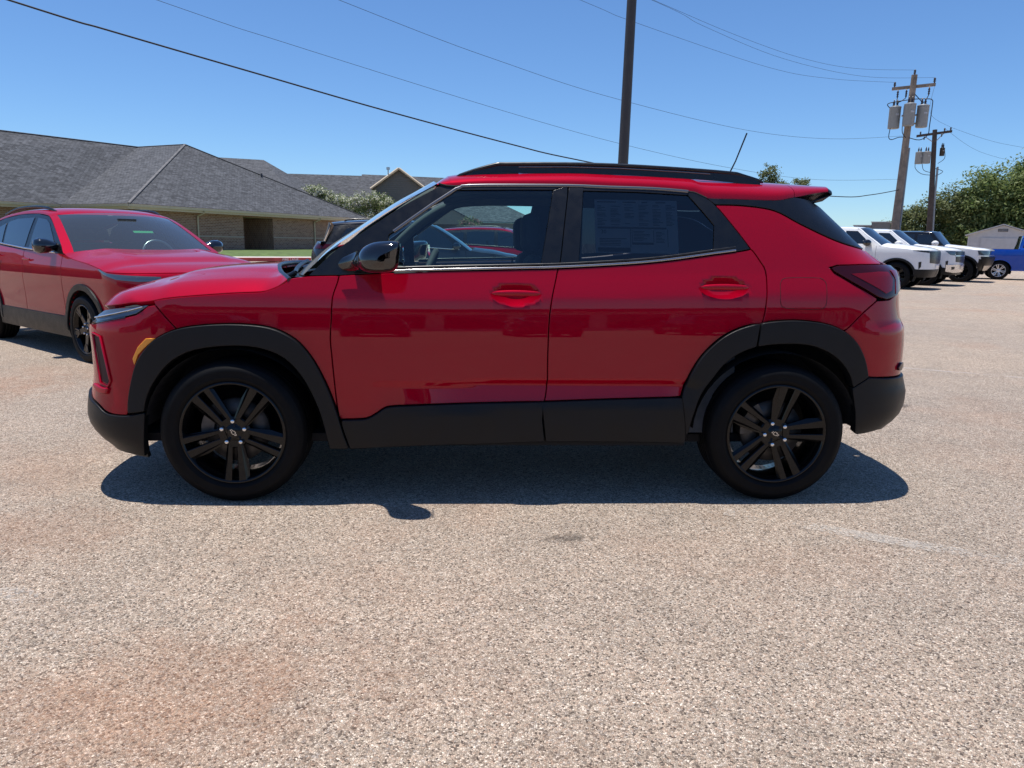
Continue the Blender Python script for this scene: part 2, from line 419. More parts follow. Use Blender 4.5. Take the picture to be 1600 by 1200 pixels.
# side-view lines of the near red car, metres from the front axle (along the skin, height)
HL = {
    'hood_cut': [(-0.382, 0.951), (-0.343, 0.965), (-0.274, 0.977), (-0.178, 0.988), (-0.061, 0.998), (0.041, 1.006), (0.115, 1.009), (0.161, 1.013), (0.194, 1.023), (0.224, 1.035), (0.258, 1.054), (0.286, 1.075)],
    'cowl_edge': [(0.286, 1.075), (0.351, 1.085), (0.437, 1.089), (0.511, 1.091)],
    'seam_f': [(-0.333, 0.945), (-0.321, 0.932), (-0.293, 0.897), (-0.268, 0.868), (-0.246, 0.843)],
    'door_f': [(0.511, 1.091), (0.504, 1.056), (0.484, 0.992), (0.477, 0.9), (0.47, 0.804), (0.475, 0.711), (0.483, 0.597), (0.492, 0.489), (0.502, 0.408)],
    'door_f_low': [(0.505, 0.412), (0.521, 0.352), (0.55, 0.265)],
    'door_m': [(1.542, 1.135), (1.533, 1.09), (1.512, 0.994), (1.5, 0.881), (1.497, 0.713), (1.497, 0.569), (1.486, 0.499)],
    'door_m_low': [(1.484, 0.503), (1.479, 0.416), (1.493, 0.306)],
    'door_m_up': [(1.6, 1.523), (1.576, 1.345), (1.555, 1.18), (1.542, 1.135)],
    'door_r': [(2.482, 1.24), (2.497, 1.226), (2.525, 1.184), (2.551, 1.136), (2.553, 1.043), (2.544, 0.936), (2.531, 0.884)],
    'door_r_low': [(2.521, 0.887), (2.515, 0.831), (2.509, 0.776)],
    'belt': [(0.511, 1.091), (0.66, 1.101), (0.821, 1.109), (1.02, 1.117), (1.323, 1.127), (1.542, 1.135), (1.751, 1.148), (1.934, 1.162), (2.102, 1.181), (2.297, 1.21), (2.408, 1.226), (2.482, 1.24)],
    'flare_f_out': [(-0.488, 0.43), (-0.478, 0.516), (-0.45, 0.621), (-0.42, 0.693), (-0.371, 0.757), (-0.322, 0.797), (-0.238, 0.835), (-0.136, 0.854), (-0.009, 0.863), (0.102, 0.861), (0.193, 0.849), (0.265, 0.821), (0.329, 0.776), (0.391, 0.695), (0.443, 0.592), (0.478, 0.5), (0.506, 0.413)],
    'flare_f_in': [(-0.403, 0.443), (-0.388, 0.507), (-0.35, 0.584), (-0.281, 0.669), (-0.186, 0.727), (-0.065, 0.753), (0.062, 0.759), (0.163, 0.745), (0.254, 0.705), (0.326, 0.63), (0.378, 0.535), (0.42, 0.421), (0.452, 0.264)],
    'flare_r_out': [(2.155, 0.528), (2.178, 0.611), (2.222, 0.699), (2.272, 0.764), (2.341, 0.825), (2.423, 0.867), (2.522, 0.892), (2.65, 0.906), (2.76, 0.903), (2.861, 0.887), (2.944, 0.854), (3.009, 0.801), (3.057, 0.723), (3.087, 0.629)],
    'flare_r_in': [(2.188, 0.302), (2.215, 0.426), (2.25, 0.534), (2.304, 0.623), (2.366, 0.701), (2.442, 0.751), (2.519, 0.776), (2.617, 0.788), (2.744, 0.787), (2.838, 0.763), (2.922, 0.713), (2.979, 0.645), (3.005, 0.575), (3.032, 0.455), (3.046, 0.344)],
    'clad_f': [(0.503, 0.41), (0.602, 0.414), (0.64, 0.42), (0.674, 0.438), (0.717, 0.467), (0.753, 0.476), (0.838, 0.481), (1.144, 0.492), (1.485, 0.501)],
    'clad_r': [(1.485, 0.501), (1.733, 0.511), (1.952, 0.518), (2.158, 0.525)],
    'clad_bot': [(0.548, 0.262), (0.713, 0.271), (0.983, 0.283), (1.238, 0.292), (1.494, 0.301), (1.803, 0.301), (2.194, 0.296)],
    'bump_f_top': [(-0.774, 0.476), (-0.681, 0.46), (-0.618, 0.431), (-0.562, 0.421), (-0.5, 0.421)],
    'marker': [(-0.38, 0.79), (-0.336, 0.791), (-0.383, 0.75), (-0.42, 0.712), (-0.441, 0.664), (-0.449, 0.693), (-0.42, 0.749)],
    'headlight': [(-0.733, 0.847), (-0.712, 0.865), (-0.695, 0.892), (-0.649, 0.914), (-0.552, 0.927), (-0.451, 0.936), (-0.366, 0.944), (-0.394, 0.922), (-0.425, 0.902), (-0.476, 0.889), (-0.54, 0.878), (-0.616, 0.864)],
    'glass_f': [(0.74, 1.279), (0.835, 1.348), (0.943, 1.426), (1.054, 1.497), (1.262, 1.502), (1.523, 1.507), (1.492, 1.329), (1.46, 1.153), (1.141, 1.138), (0.821, 1.125), (0.743, 1.121)],
    'glass_r': [(1.672, 1.505), (1.918, 1.504), (2.186, 1.493), (2.251, 1.418), (2.306, 1.35), (2.295, 1.222), (2.156, 1.199), (1.99, 1.177), (1.813, 1.167), (1.642, 1.158)],
    'pillar_out': [(0.345, 1.089), (0.405, 1.149), (0.472, 1.211), (0.595, 1.296), (0.772, 1.417), (0.893, 1.486), (0.962, 1.526)],
    'win_top': [(0.962, 1.524), (1.043, 1.517), (1.2, 1.524), (1.599, 1.53), (1.793, 1.526), (2.014, 1.523), (2.188, 1.512), (2.234, 1.502), (2.278, 1.482)],
    'qwin': [(2.278, 1.482), (2.317, 1.45), (2.399, 1.35), (2.482, 1.24)],
    'dband_up': [(2.278, 1.482), (2.424, 1.48), (2.627, 1.478), (2.739, 1.497)],
    'dband_lo': [(2.317, 1.45), (2.432, 1.45), (2.562, 1.438), (2.641, 1.416), (2.738, 1.365), (2.885, 1.302), (3.009, 1.267), (3.184, 1.243)],
    'tail_top': [(3.184, 1.243), (3.282, 1.214), (3.239, 1.179)],
    'taillight': [(2.877, 1.157), (2.912, 1.167), (3.036, 1.172), (3.209, 1.173), (3.368, 1.16), (3.417, 1.147), (3.426, 1.118), (3.342, 1.067), (3.255, 1.026), (3.173, 1.004), (3.111, 1.018), (2.99, 1.081), (2.891, 1.137)],
    'fuel': [(2.619, 1.07), (2.626, 1.092), (2.649, 1.105), (2.72, 1.108), (2.815, 1.107), (2.84, 1.094), (2.849, 1.073), (2.847, 0.994), (2.841, 0.973), (2.819, 0.96), (2.733, 0.959), (2.647, 0.963), (2.624, 0.977), (2.619, 0.998)],
    'seam_r': [(3.111, 1.002), (3.04, 0.947), (2.964, 0.869), (2.942, 0.858)],
    'bump_r_top': [(3.101, 0.625), (3.183, 0.623), (3.3, 0.618)],
    'handle_f': [(1.226, 1.013), (1.459, 1.016)],
    'handle_r': [(2.226, 1.051), (2.461, 1.06)],
    'mirror': [(0.584, 1.16), (0.644, 1.173), (0.746, 1.258), (0.83, 1.187), (0.826, 1.115), (0.735, 1.106)],
}
# ---------------------------------------------------------------- ground
def ground_mat():
    m, n, l, p = new_mat('exposed_aggregate')
    tc = n.new('ShaderNodeTexCoord')
    mpo = n.new('ShaderNodeMapping'); mpo.inputs['Location'].default_value = (5.3, 2.1, 0.0); l.new(tc.outputs['Object'], mpo.inputs['Vector'])
    def noise_(scale, detail=4, rough=0.55):
        t = n.new('ShaderNodeTexNoise'); t.inputs['Scale'].default_value = scale; t.inputs['Detail'].default_value = detail; t.inputs['Roughness'].default_value = rough
        l.new(tc.outputs['Object'], t.inputs['Vector']); return t
    def ramp(src, stops, interp_='LINEAR'):
        r = n.new('ShaderNodeValToRGB'); r.color_ramp.interpolation = interp_
        while len(r.color_ramp.elements) < len(stops): r.color_ramp.elements.new(0.5)
        for e, (pos, c) in zip(r.color_ramp.elements, stops): e.position = pos; e.color = (*c, 1)
        l.new(src, r.inputs['Fac']); return r
    def mix(fac, a, b, mode='MIX'):
        x = n.new('ShaderNodeMix'); x.data_type = 'RGBA'; x.blend_type = mode
        if isinstance(fac, float): x.inputs[0].default_value = fac
        else: l.new(fac, x.inputs[0])
        l.new(a, x.inputs[6]); l.new(b, x.inputs[7]); return x.outputs[2]
    warp = noise_(60, 2); 
    vm = n.new('ShaderNodeVectorMath'); vm.operation = 'MULTIPLY_ADD'
    l.new(warp.outputs['Color'], vm.inputs[0]); vm.inputs[1].default_value = (0.008, 0.008, 0.008); l.new(tc.outputs['Object'], vm.inputs[2])
    v = n.new('ShaderNodeTexVoronoi'); v.inputs['Scale'].default_value = 178; v.inputs['Randomness'].default_value = 1.0
    l.new(vm.outputs[0], v.inputs['Vector'])
    v2 = n.new('ShaderNodeTexVoronoi'); v2.feature = 'DISTANCE_TO_EDGE'; v2.inputs['Scale'].default_value = 178; l.new(vm.outputs[0], v2.inputs['Vector'])
    sep = n.new('ShaderNodeSeparateColor'); l.new(v.outputs['Color'], sep.inputs['Color'])
    stones = ramp(sep.outputs['Red'], [(0.0, (0.075, 0.062, 0.055)), (0.14, (0.26, 0.22, 0.185)), (0.34, (0.42, 0.365, 0.30)), (0.55, (0.54, 0.48, 0.405)), (0.72, (0.43, 0.33, 0.26)), (0.86, (0.78, 0.72, 0.63)), (1.0, (0.33, 0.305, 0.285))])
    rusty = ramp(sep.outputs['Green'], [(0.0, (0.20, 0.10, 0.07)), (0.35, (0.46, 0.25, 0.16)), (0.7, (0.58, 0.38, 0.25)), (1.0, (0.50, 0.28, 0.19))])
    big = noise_(0.55, 6, 0.62); l.new(mpo.outputs[0], big.inputs['Vector'])
    pm = n.new('ShaderNodeMapRange'); pm.inputs['From Min'].default_value = 0.52; pm.inputs['From Max'].default_value = 0.72; pm.inputs['To Max'].default_value = 0.36; l.new(big.outputs['Fac'], pm.inputs['Value'])
    col = mix(pm.outputs['Result'], stones.outputs['Color'], rusty.outputs['Color'])
    # far off the whole lot is a little redder and paler: worn surface
    grime = noise_(2.3, 5); gr = ramp(grime.outputs['Fac'], [(0.3, (1.02, 0.97, 0.92)), (0.7, (1.20, 1.12, 1.05))]); col = mix(1.0, col, gr.outputs['Color'], 'MULTIPLY')
    g2 = noise_(0.16, 4); gr2 = ramp(g2.outputs['Fac'], [(0.35, (0.90, 0.91, 0.93)), (0.65, (1.06, 1.03, 1.0))]); col = mix(1.0, col, gr2.outputs['Color'], 'MULTIPLY')
    # larger pebbles and clusters, so that the speckle also carries into the distance
    v3 = n.new('ShaderNodeTexVoronoi'); v3.inputs['Scale'].default_value = 62; l.new(vm.outputs[0], v3.inputs['Vector']); s3 = n.new('ShaderNodeSeparateColor'); l.new(v3.outputs['Color'], s3.inputs['Color'])
    cl_ = ramp(s3.outputs['Green'], [(0.0, (0.82, 0.81, 0.80)), (0.45, (0.97, 0.96, 0.96)), (1.0, (1.10, 1.09, 1.08))]); col = mix(1.0, col, cl_.outputs['Color'], 'MULTIPLY')
    # dark binder between the stones
    ed = n.new('ShaderNodeMapRange'); ed.inputs['From Min'].default_value = 0.0; ed.inputs['From Max'].default_value = 0.10; ed.inputs['To Min'].default_value = 0.30; ed.inputs['To Max'].default_value = 1.0; l.new(v2.outputs['Distance'], ed.inputs['Value'])
    cm = n.new('ShaderNodeVectorMath'); cm.operation = 'SCALE'; l.new(col, cm.inputs[0]); l.new(ed.outputs['Result'], cm.inputs['Scale'])
    # oil spots
    l.new(cm.outputs[0], p.inputs['Base Color'])
    p.inputs['Roughness'].default_value = 0.85; p.inputs['Specular IOR Level'].default_value = 0.3
    hb = n.new('ShaderNodeMath'); hb.operation = 'MULTIPLY'; l.new(v2.outputs['Distance'], hb.inputs[0]); hb.inputs[1].default_value = 1.0
    hs = n.new('ShaderNodeMath'); hs.operation = 'ADD'; l.new(hb.outputs[0], hs.inputs[0])
    hm = n.new('ShaderNodeMath'); hm.operation = 'MULTIPLY'; l.new(sep.outputs['Blue'], hm.inputs[0]); hm.inputs[1].default_value = 0.35; l.new(hm.outputs[0], hs.inputs[1])
    b = n.new('ShaderNodeBump'); b.inputs['Strength'].default_value = 1.0; b.inputs['Distance'].default_value = 0.006
    l.new(hs.outputs[0], b.inputs['Height']); l.new(b.outputs['Normal'], p.inputs['Normal'])
    return m
GROUND = ground_mat()
g = MB(); g.add([(-900, -900, 0), (900, -900, 0), (900, 900, 0), (-900, 900, 0)], [(0, 1, 2, 3)])
tag(g.build('parking_lot', GROUND), kind='structure')
# ---------------------------------------------------------------- markings, kerb, lawn
def text_mesh(name, body, size, mat, extrude=0.0):
    fc = bpy.data.curves.new(name, 'FONT'); fc.body = body; fc.size = size; fc.extrude = extrude; fc.align_x = 'CENTER'; fc.resolution_u = 3
    o = bpy.data.objects.new(name, fc); me = bpy.data.meshes.new_from_object(o)
    bpy.data.objects.remove(o); me.materials.clear(); me.materials.append(mat); me.name = name
    return me
def worn_paint():
    m, n, l, p = new_mat('worn_white_line'); p.inputs['Base Color'].default_value = (0.62, 0.60, 0.56, 1); p.inputs['Roughness'].default_value = 0.8
    tc = n.new('ShaderNodeTexCoord'); t = n.new('ShaderNodeTexNoise'); t.inputs['Scale'].default_value = 70; t.inputs['Detail'].default_value = 5; l.new(tc.outputs['Object'], t.inputs['Vector'])
    t2 = n.new('ShaderNodeTexNoise'); t2.inputs['Scale'].default_value = 3; t2.inputs['Detail'].default_value = 3; l.new(tc.outputs['Object'], t2.inputs['Vector'])
    a = n.new('ShaderNodeMath'); a.operation = 'ADD'; l.new(t.outputs['Fac'], a.inputs[0]); l.new(t2.outputs['Fac'], a.inputs[1])
    r = n.new('ShaderNodeMapRange'); r.inputs['From Min'].default_value = 0.98; r.inputs['From Max'].default_value = 1.14; r.inputs['To Max'].default_value = 0.26; l.new(a.outputs[0], r.inputs['Value'])
    l.new(r.outputs['Result'], p.inputs['Alpha']); return m
LINE = worn_paint()
def painted_line(a, b, w=0.10):
    a = Vector((*a, 0)); b = Vector((*b, 0)); t = (b - a).normalized(); n = Vector((-t.y, t.x, 0)) * w / 2; z = Vector((0, 0, 0.004))
    tag(MB().add([a-n+z, b-n+z, b+n+z, a+n+z], [(0, 1, 2, 3)]).build('painted_line', LINE, fix=False), kind='structure')
painted_line((4.35, 4.92), (9.6, 1.65)); painted_line((2.35, -0.15), (6.2, -2.36)); painted_line((-3.4, 0.72), (-0.4, -0.98), 0.09)
def oil_spot(cx, cy, r, seed):
    m = MATS.get('oil_stain')
    if not m:
        m, n, l, p = new_mat('oil_stain'); p.inputs['Base Color'].default_value = (0.05, 0.04, 0.035, 1); p.inputs['Roughness'].default_value = 0.7
        tc = n.new('ShaderNodeTexCoord'); t = n.new('ShaderNodeTexNoise'); t.inputs['Scale'].default_value = 26; t.inputs['Detail'].default_value = 5; l.new(tc.outputs['Object'], t.inputs['Vector'])
        gr = n.new('ShaderNodeVectorMath'); gr.operation = 'LENGTH'; mp = n.new('ShaderNodeMapping'); mp.inputs['Scale'].default_value = (5.5, 11, 0); l.new(tc.outputs['Object'], mp.inputs['Vector']); l.new(mp.outputs[0], gr.inputs[0])
        sb = n.new('ShaderNodeMath'); sb.operation = 'SUBTRACT'; l.new(t.outputs['Fac'], sb.inputs[0]); ml = n.new('ShaderNodeMath'); ml.operation = 'MULTIPLY'; ml.inputs[1].default_value = 0.45; l.new(gr.outputs['Value'], ml.inputs[0]); l.new(ml.outputs[0], sb.inputs[1])
        r_ = n.new('ShaderNodeMapRange'); r_.inputs['From Min'].default_value = 0.22; r_.inputs['From Max'].default_value = 0.42; r_.inputs['To Max'].default_value = 0.34; l.new(sb.outputs[0], r_.inputs['Value']); l.new(r_.outputs['Result'], p.inputs['Alpha'])
    o = MB().add([(-r, -r*0.6, 0), (r, -r*0.6, 0), (r, r*0.6, 0), (-r, r*0.6, 0)], [(0, 1, 2, 3)]).build('oil_stain', m, None, (cx, cy, 0.004), (0, 0, seed), fix=False)
    tag(o, kind='structure')
def rust_patch(cx, cy, rx, ry, rot, k):
    m, n, l, p = new_mat('rust_tinted_aggregate'); p.inputs['Roughness'].default_value = 0.85
    tc = n.new('ShaderNodeTexCoord'); v = n.new('ShaderNodeTexVoronoi'); v.inputs['Scale'].default_value = 178; l.new(tc.outputs['Object'], v.inputs['Vector'])
    cr_ = n.new('ShaderNodeValToRGB'); cr_.color_ramp.elements[0].color = (0.22, 0.09, 0.05, 1); cr_.color_ramp.elements[1].color = (0.68, 0.36, 0.20, 1); sp_ = n.new('ShaderNodeSeparateColor'); l.new(v.outputs['Color'], sp_.inputs['Color']); l.new(sp_.outputs['Red'], cr_.inputs['Fac']); l.new(cr_.outputs['Color'], p.inputs['Base Color'])
    t = n.new('ShaderNodeTexNoise'); t.inputs['Scale'].default_value = 4.5; t.inputs['Detail'].default_value = 8; t.inputs['Roughness'].default_value = 0.7; l.new(tc.outputs['Object'], t.inputs['Vector'])
    mp = n.new('ShaderNodeMapping'); mp.inputs['Scale'].default_value = (1/rx, 1/ry, 0); l.new(tc.outputs['Object'], mp.inputs['Vector']); gl = n.new('ShaderNodeVectorMath'); gl.operation = 'LENGTH'; l.new(mp.outputs[0], gl.inputs[0])
    ml = n.new('ShaderNodeMath'); ml.operation = 'MULTIPLY'; ml.inputs[1].default_value = 0.42; l.new(gl.outputs['Value'], ml.inputs[0]); sb = n.new('ShaderNodeMath'); sb.operation = 'SUBTRACT'; l.new(t.outputs['Fac'], sb.inputs[0]); l.new(ml.outputs[0], sb.inputs[1])
    r_ = n.new('ShaderNodeMapRange'); r_.inputs['From Min'].default_value = 0.12; r_.inputs['From Max'].default_value = 0.45; r_.inputs['To Max'].default_value = k; l.new(sb.outputs[0], r_.inputs['Value'])
    sd = n.new('ShaderNodeMath'); sd.operation = 'MULTIPLY_ADD'; l.new(sp_.outputs['Green'], sd.inputs[0]); sd.inputs[1].default_value = 0.8; sd.inputs[2].default_value = 0.5
    a2 = n.new('ShaderNodeMath'); a2.operation = 'MULTIPLY'; a2.use_clamp = True; l.new(r_.outputs['Result'], a2.inputs[0]); l.new(sd.outputs[0], a2.inputs[1]); l.new(a2.outputs[0], p.inputs['Alpha'])
    tag(MB().add([(-rx, -ry, 0), (rx, -ry, 0), (rx, ry, 0), (-rx, ry, 0)], [(0, 1, 2, 3)]).build('rust_stain', m, None, (cx, cy, 0.003), (0, 0, rot), fix=False), kind='structure')
rust_patch(0.25, -1.60, 0.75, 0.55, 0.3, 0.26); rust_patch(-0.75, -0.35, 0.6, 0.45, 0.0, 0.16); rust_patch(-3.2, 2.6, 1.4, 0.8, 0.5, 0.3)
oil_spot(1.55, -0.46, 0.22, 0.2); oil_spot(-1.9, 0.95, 0.25, 1.1); oil_spot(4.6, 2.2, 0.3, 0.7)
CONC = basic('kerb_concrete', (0.52, 0.50, 0.46), 0.85, var=0.12, vscale=3)
KERBRED = basic('faded_red_kerb_paint', (0.45, 0.07, 0.06), 0.7, var=0.3, vscale=2)
GRASSM = basic('mown_grass', (0.085, 0.13, 0.030), 0.9, var=0.35, vscale=2.5, bump=0.6, bscale=30)
kd = Vector((0.853, 0.522, 0)); kn = Vector((-0.522, 0.853, 0)); k0 = Vector((-9.9, 38.35, 0))
def kp(s, t, z): return k0 + kd * s + kn * t + Vector((0, 0, z))
mb = MB(); mb.hull8([kp(-14, 0.02, 0), kp(13, 0.02, 0), kp(13, 1.7, 0), kp(-14, 1.7, 0), kp(-14, 0.02, 0.2), kp(13, 0.02, 0.2), kp(13, 1.7, 0.22), kp(-14, 1.7, 0.22)])
sw_ = tag(mb.build('pavement', CONC), kind='structure')
mb = MB(); mb.hull8([kp(-14, 0, 0), kp(13, 0, 0), kp(13, 0.02, 0), kp(-14, 0.02, 0), kp(-14, 0, 0.19), kp(13, 0, 0.19), kp(13, 0.018, 0.205), kp(-14, 0.018, 0.205)])
rk = mb.build('kerb_face', KERBRED, sw_)
WPAINT = basic('white_lettering', (0.75, 0.74, 0.70), 0.7, var=0.2, vscale=4)
for s in (-6.0, 0.9, 8.0):
    tm = link('kerb_lettering', text_mesh('kerb_lettering', 'FIRE LANE', 0.2, WPAINT), sw_, kp(s, -0.004, 0.03), (math.pi/2, 0, math.atan2(kd.y, kd.x)))
rows = []
for i in range(28):
    s = -14 + i; rows.append([tuple(kp(s, t, 0.21 + 0.20 * min(1, (t-1.6)/4) + 0.03 * noise.noise(Vector((s*0.4, t*0.3, 0))))) for t in (1.6, 2.5, 4, 6, 9, 13, 18, 24)])
tag(MB().grid(rows).build('lawn', GRASSM), kind='structure')

# ---------------------------------------------------------------- brick building with shingle roofs
def shingle_mat(name, c0, c1):
    m, n, l, p = new_mat(name); tc = n.new('ShaderNodeTexCoord')
    b = n.new('ShaderNodeTexBrick'); b.inputs['Scale'].default_value = 1.0; b.offset = 0.5; b.inputs['Brick Width'].default_value = 0.30; b.inputs['Row Height'].default_value = 0.14
    b.inputs['Mortar Size'].default_value = 0.012; b.inputs['Mortar Smooth'].default_value = 0.3; b.inputs['Color1'].default_value = (*c0, 1); b.inputs['Color2'].default_value = (*c1, 1); b.inputs['Mortar'].default_value = (*[c*0.45 for c in c0], 1)
    l.new(tc.outputs['UV'], b.inputs['Vector'])
    v = n.new('ShaderNodeTexVoronoi'); v.inputs['Scale'].default_value = 1.0; v.feature = 'F1'
    mp = n.new('ShaderNodeMapping'); mp.inputs['Scale'].default_value = (3.3, 7.1, 1); l.new(tc.outputs['UV'], mp.inputs['Vector']); l.new(mp.outputs[0], v.inputs['Vector'])
    sp_ = n.new('ShaderNodeSeparateColor'); l.new(v.outputs['Color'], sp_.inputs['Color'])
    mr = n.new('ShaderNodeMapRange'); mr.inputs['To Min'].default_value = 0.70; mr.inputs['To Max'].default_value = 1.30; l.new(sp_.outputs['Red'], mr.inputs['Value'])
    sc = n.new('ShaderNodeVectorMath'); sc.operation = 'SCALE'; l.new(b.outputs['Color'], sc.inputs[0]); l.new(mr.outputs['Result'], sc.inputs['Scale']); l.new(sc.outputs[0], p.inputs['Base Color'])
    bp = n.new('ShaderNodeBump'); bp.inputs['Strength'].default_value = 0.7; bp.inputs['Distance'].default_value = 0.02; l.new(b.outputs['Fac'], bp.inputs['Height']); bp.invert = True
    l.new(bp.outputs['Normal'], p.inputs['Normal']); p.inputs['Roughness'].default_value = 0.9; p.inputs['Specular IOR Level'].default_value = 0.25
    return m
def brick_mat(name, c0, c1, mortar):
    m, n, l, p = new_mat(name); tc = n.new('ShaderNodeTexCoord')
    b = n.new('ShaderNodeTexBrick'); b.inputs['Scale'].default_value = 1.0; b.inputs['Brick Width'].default_value = 0.30; b.inputs['Row Height'].default_value = 0.105; b.inputs['Mortar Size'].default_value = 0.012
    b.inputs['Color1'].default_value = (*c0, 1); b.inputs['Color2'].default_value = (*c1, 1); b.inputs['Mortar'].default_value = (*mortar, 1); b.inputs['Bias'].default_value = -0.1
    l.new(tc.outputs['UV'], b.inputs['Vector']); l.new(b.outputs['Color'], p.inputs['Base Color']); p.inputs['Roughness'].default_value = 0.9
    return m
SHINGLE = shingle_mat('grey_asphalt_shingle', (0.080, 0.083, 0.090), (0.118, 0.121, 0.130))
BRICK = brick_mat('brown_brick', (0.21, 0.095, 0.060), (0.34, 0.185, 0.120), (0.40, 0.32, 0.26))
RIDGE = basic('ridge_cap_shingle', (0.15, 0.145, 0.145), 0.9, var=0.3, vscale=3)
TANTRIM = basic('tan_painted_trim', (0.56, 0.46, 0.33), 0.6, var=0.08)
SIDING = basic('taupe_siding', (0.17, 0.15, 0.12), 0.7, var=0.06)
DOORM = basic('dark_brown_door', (0.035, 0.026, 0.022), 0.5)
def uv_poly(name, pts, udir, mat, parent, thick=0.0):
    """flat polygon (first along udir), UVs in metres so that courses lie level"""
    pts = [Vector(p) for p in pts]; n = (pts[1]-pts[0]).cross(pts[2]-pts[0]).normalized()
    u = Vector(udir); u = (u - n * u.dot(n)).normalized(); v = n.cross(u)
    k = len(pts)
    verts = [tuple(p) for p in pts]; faces = [tuple(range(k))]
    if thick:
        verts += [tuple(p - Vector((0, 0, thick))) for p in pts]
        faces += [tuple(reversed(range(k, 2*k)))] + [(i, k+i, k+(i+1) % k, (i+1) % k) for i in range(k)]
    me = bpy.data.meshes.new(name); me.from_pydata(verts, [], faces); uvl = me.uv_layers.new(name='UVMap')
    for lp in me.loops:
        q = Vector(me.vertices[lp.vertex_index].co) - pts[0]; uvl.data[lp.index].uv = (q.dot(u), q.dot(v))
    me.materials.append(mat); return link(name, me, parent)
def brick_building():
    E1 = Vector((-24.16, 44.18, 3.1)); E2 = Vector((-18.72, 41.07, 3.1)); E3 = Vector((-8.40, 65.37, 3.1)); AP = Vector((-20.37, 54.70, 7.97)); R1 = Vector((-24.96, 57.46, 8.02))
    d = Vector((0.3907, 0.9205, 0)); inl = Vector((-0.9205, 0.3907, 0)); up = Vector((0, 0, 1))
    o0 = Vector((E2.x, E2.y, 0))
    bd = empty('brick_building', o0, 0, 'long brown brick building with grey shingle hip roof behind the red cars', 'building')
    def g(p): return Vector(p) - o0
    uv_poly('roof_slope', [g(E2), g(E3), g(AP)], d, SHINGLE, bd, 0.12)
    uv_poly('roof_slope', [g(E1), g(E2), g(AP), g(R1)], E2 - E1, SHINGLE, bd, 0.12)
    A = E1 - d * 34; RA = R1 - d * 34 - up * 0.85
    uv_poly('roof_slope', [g(A), g(E1), g(R1), g(RA)], d, SHINGLE, bd, 0.12)
    back = R1 + inl * 9 + d * 3; uv_poly('roof_slope', [g(R1), g(AP), g(AP + inl * 9 - up * 4.9), g(R1 + inl * 9 - up * 4.9)], d, SHINGLE, bd, 0.12)
    uv_poly('roof_slope', [g(AP), g(E3), g(E3 + inl * 16), g(AP + inl * 9 - up * 4.9)], inl, SHINGLE, bd, 0.12)
    uv_poly('roof_slope', [g(RA), g(R1), g(R1 + inl * 9 - up * 4.9), g(RA + inl * 9 - up * 4.9)], d, SHINGLE, bd, 0.12)
    # hip and ridge caps
    for a, b in ((E2, AP), (AP, E3), (R1, AP), (RA, R1)):
        MB().tube([g(a) + up*0.02, g(b) + up*0.02], 0.09, 6, squash=(0.4, 1)).build('ridge_cap', RIDGE, bd)
    # second roof rising behind
    B0, B1, cr = Vector((-26.6, 69.6, 8.75)), Vector((-19.33, 71.82, 8.68)), Vector((-12.8, 59.9, 3.6))
    uv_poly('roof_slope', [g((-21.0, 58.0, 3.6)), g(cr), g(B1), g(B0)], B1 - B0, SHINGLE, bd, 0.1)
    uv_poly('roof_slope', [g(cr), g((-10.5, 74.5, 3.6)), g(B1)], (0.15, 1, 0), SHINGLE, bd, 0.1)
    # walls
    W0 = E2 + d * 0.6 + inl * 0.6; W3 = E3 - d * 0.6 + inl * 0.6; W1 = E1 - d * 0 + Vector((0, 0, 0)) + d * 0.6 + inl * 0.2
    def wp(s, z, t=0.0): q = W0 + d * s + inl * t; return g((q.x, q.y, z))
    z0, z1 = 0.0, 3.0; Ln = (W3 - W0).length; a, b, hd = 9.72, 12.98, 2.70
    for s0, s1, za, zb in ((0, a, z0, z1), (b, Ln, z0, z1), (a, b, hd, z1)):
        uv_poly('wall', [wp(s0, za), wp(s1, za), wp(s1, zb), wp(s0, zb)], d, BRICK, bd)
    dp = 2.6
    uv_poly('porch_wall', [wp(a, z0), wp(a, hd), wp(a, hd, dp), wp(a, z0, dp)][::-1], up, BRICK, bd); uv_poly('porch_wall', [wp(b, z0), wp(b, z0, dp), wp(b, hd, dp), wp(b, hd)][::-1], up, BRICK, bd)
    uv_poly('porch_wall', [wp(a, z0, dp), wp(b, z0, dp), wp(b, hd, dp), wp(a, hd, dp)], d, BRICK, bd)
    dr = uv_poly('door', [wp(a+0.9, 0.4, dp-0.05), wp(a+2.0, 0.4, dp-0.05), wp(a+2.0, 2.45, dp-0.05), wp(a+0.9, 2.45, dp-0.05)], d, DOORM, bd)
    MB().lathe([(0, 0), (0.035, 0), (0.035, 0.04), (0, 0.06)], 10).build('door_handle', STEEL, dr, wp(a+1.05, 1.4, dp-0.1), (math.pi/2, 0, 0))
    uv_poly('porch_ceiling', [wp(a, hd), wp(b, hd), wp(b, hd, dp), wp(a, hd, dp)][::-1], d, TANTRIM, bd)
    # soldier course at half height
    MB().hull8([wp(0, 1.26, -0.02), wp(a, 1.26, -0.02), wp(a, 1.26, 0.01), wp(0, 1.26, 0.01), wp(0, 1.34, -0.02), wp(a, 1.34, -0.02), wp(a, 1.34, 0.01), wp(0, 1.34, 0.01)]).build('brick_ledge', BRICK, bd)
    MB().hull8([wp(b, 1.26, -0.02), wp(Ln, 1.26, -0.02), wp(Ln, 1.26, 0.01), wp(b, 1.26, 0.01), wp(b, 1.34, -0.02), wp(Ln, 1.34, -0.02), wp(Ln, 1.34, 0.01), wp(b, 1.34, 0.01)]).build('brick_ledge', BRICK, bd)
    P1 = E1 + d * 0.6 + inl * 0.6
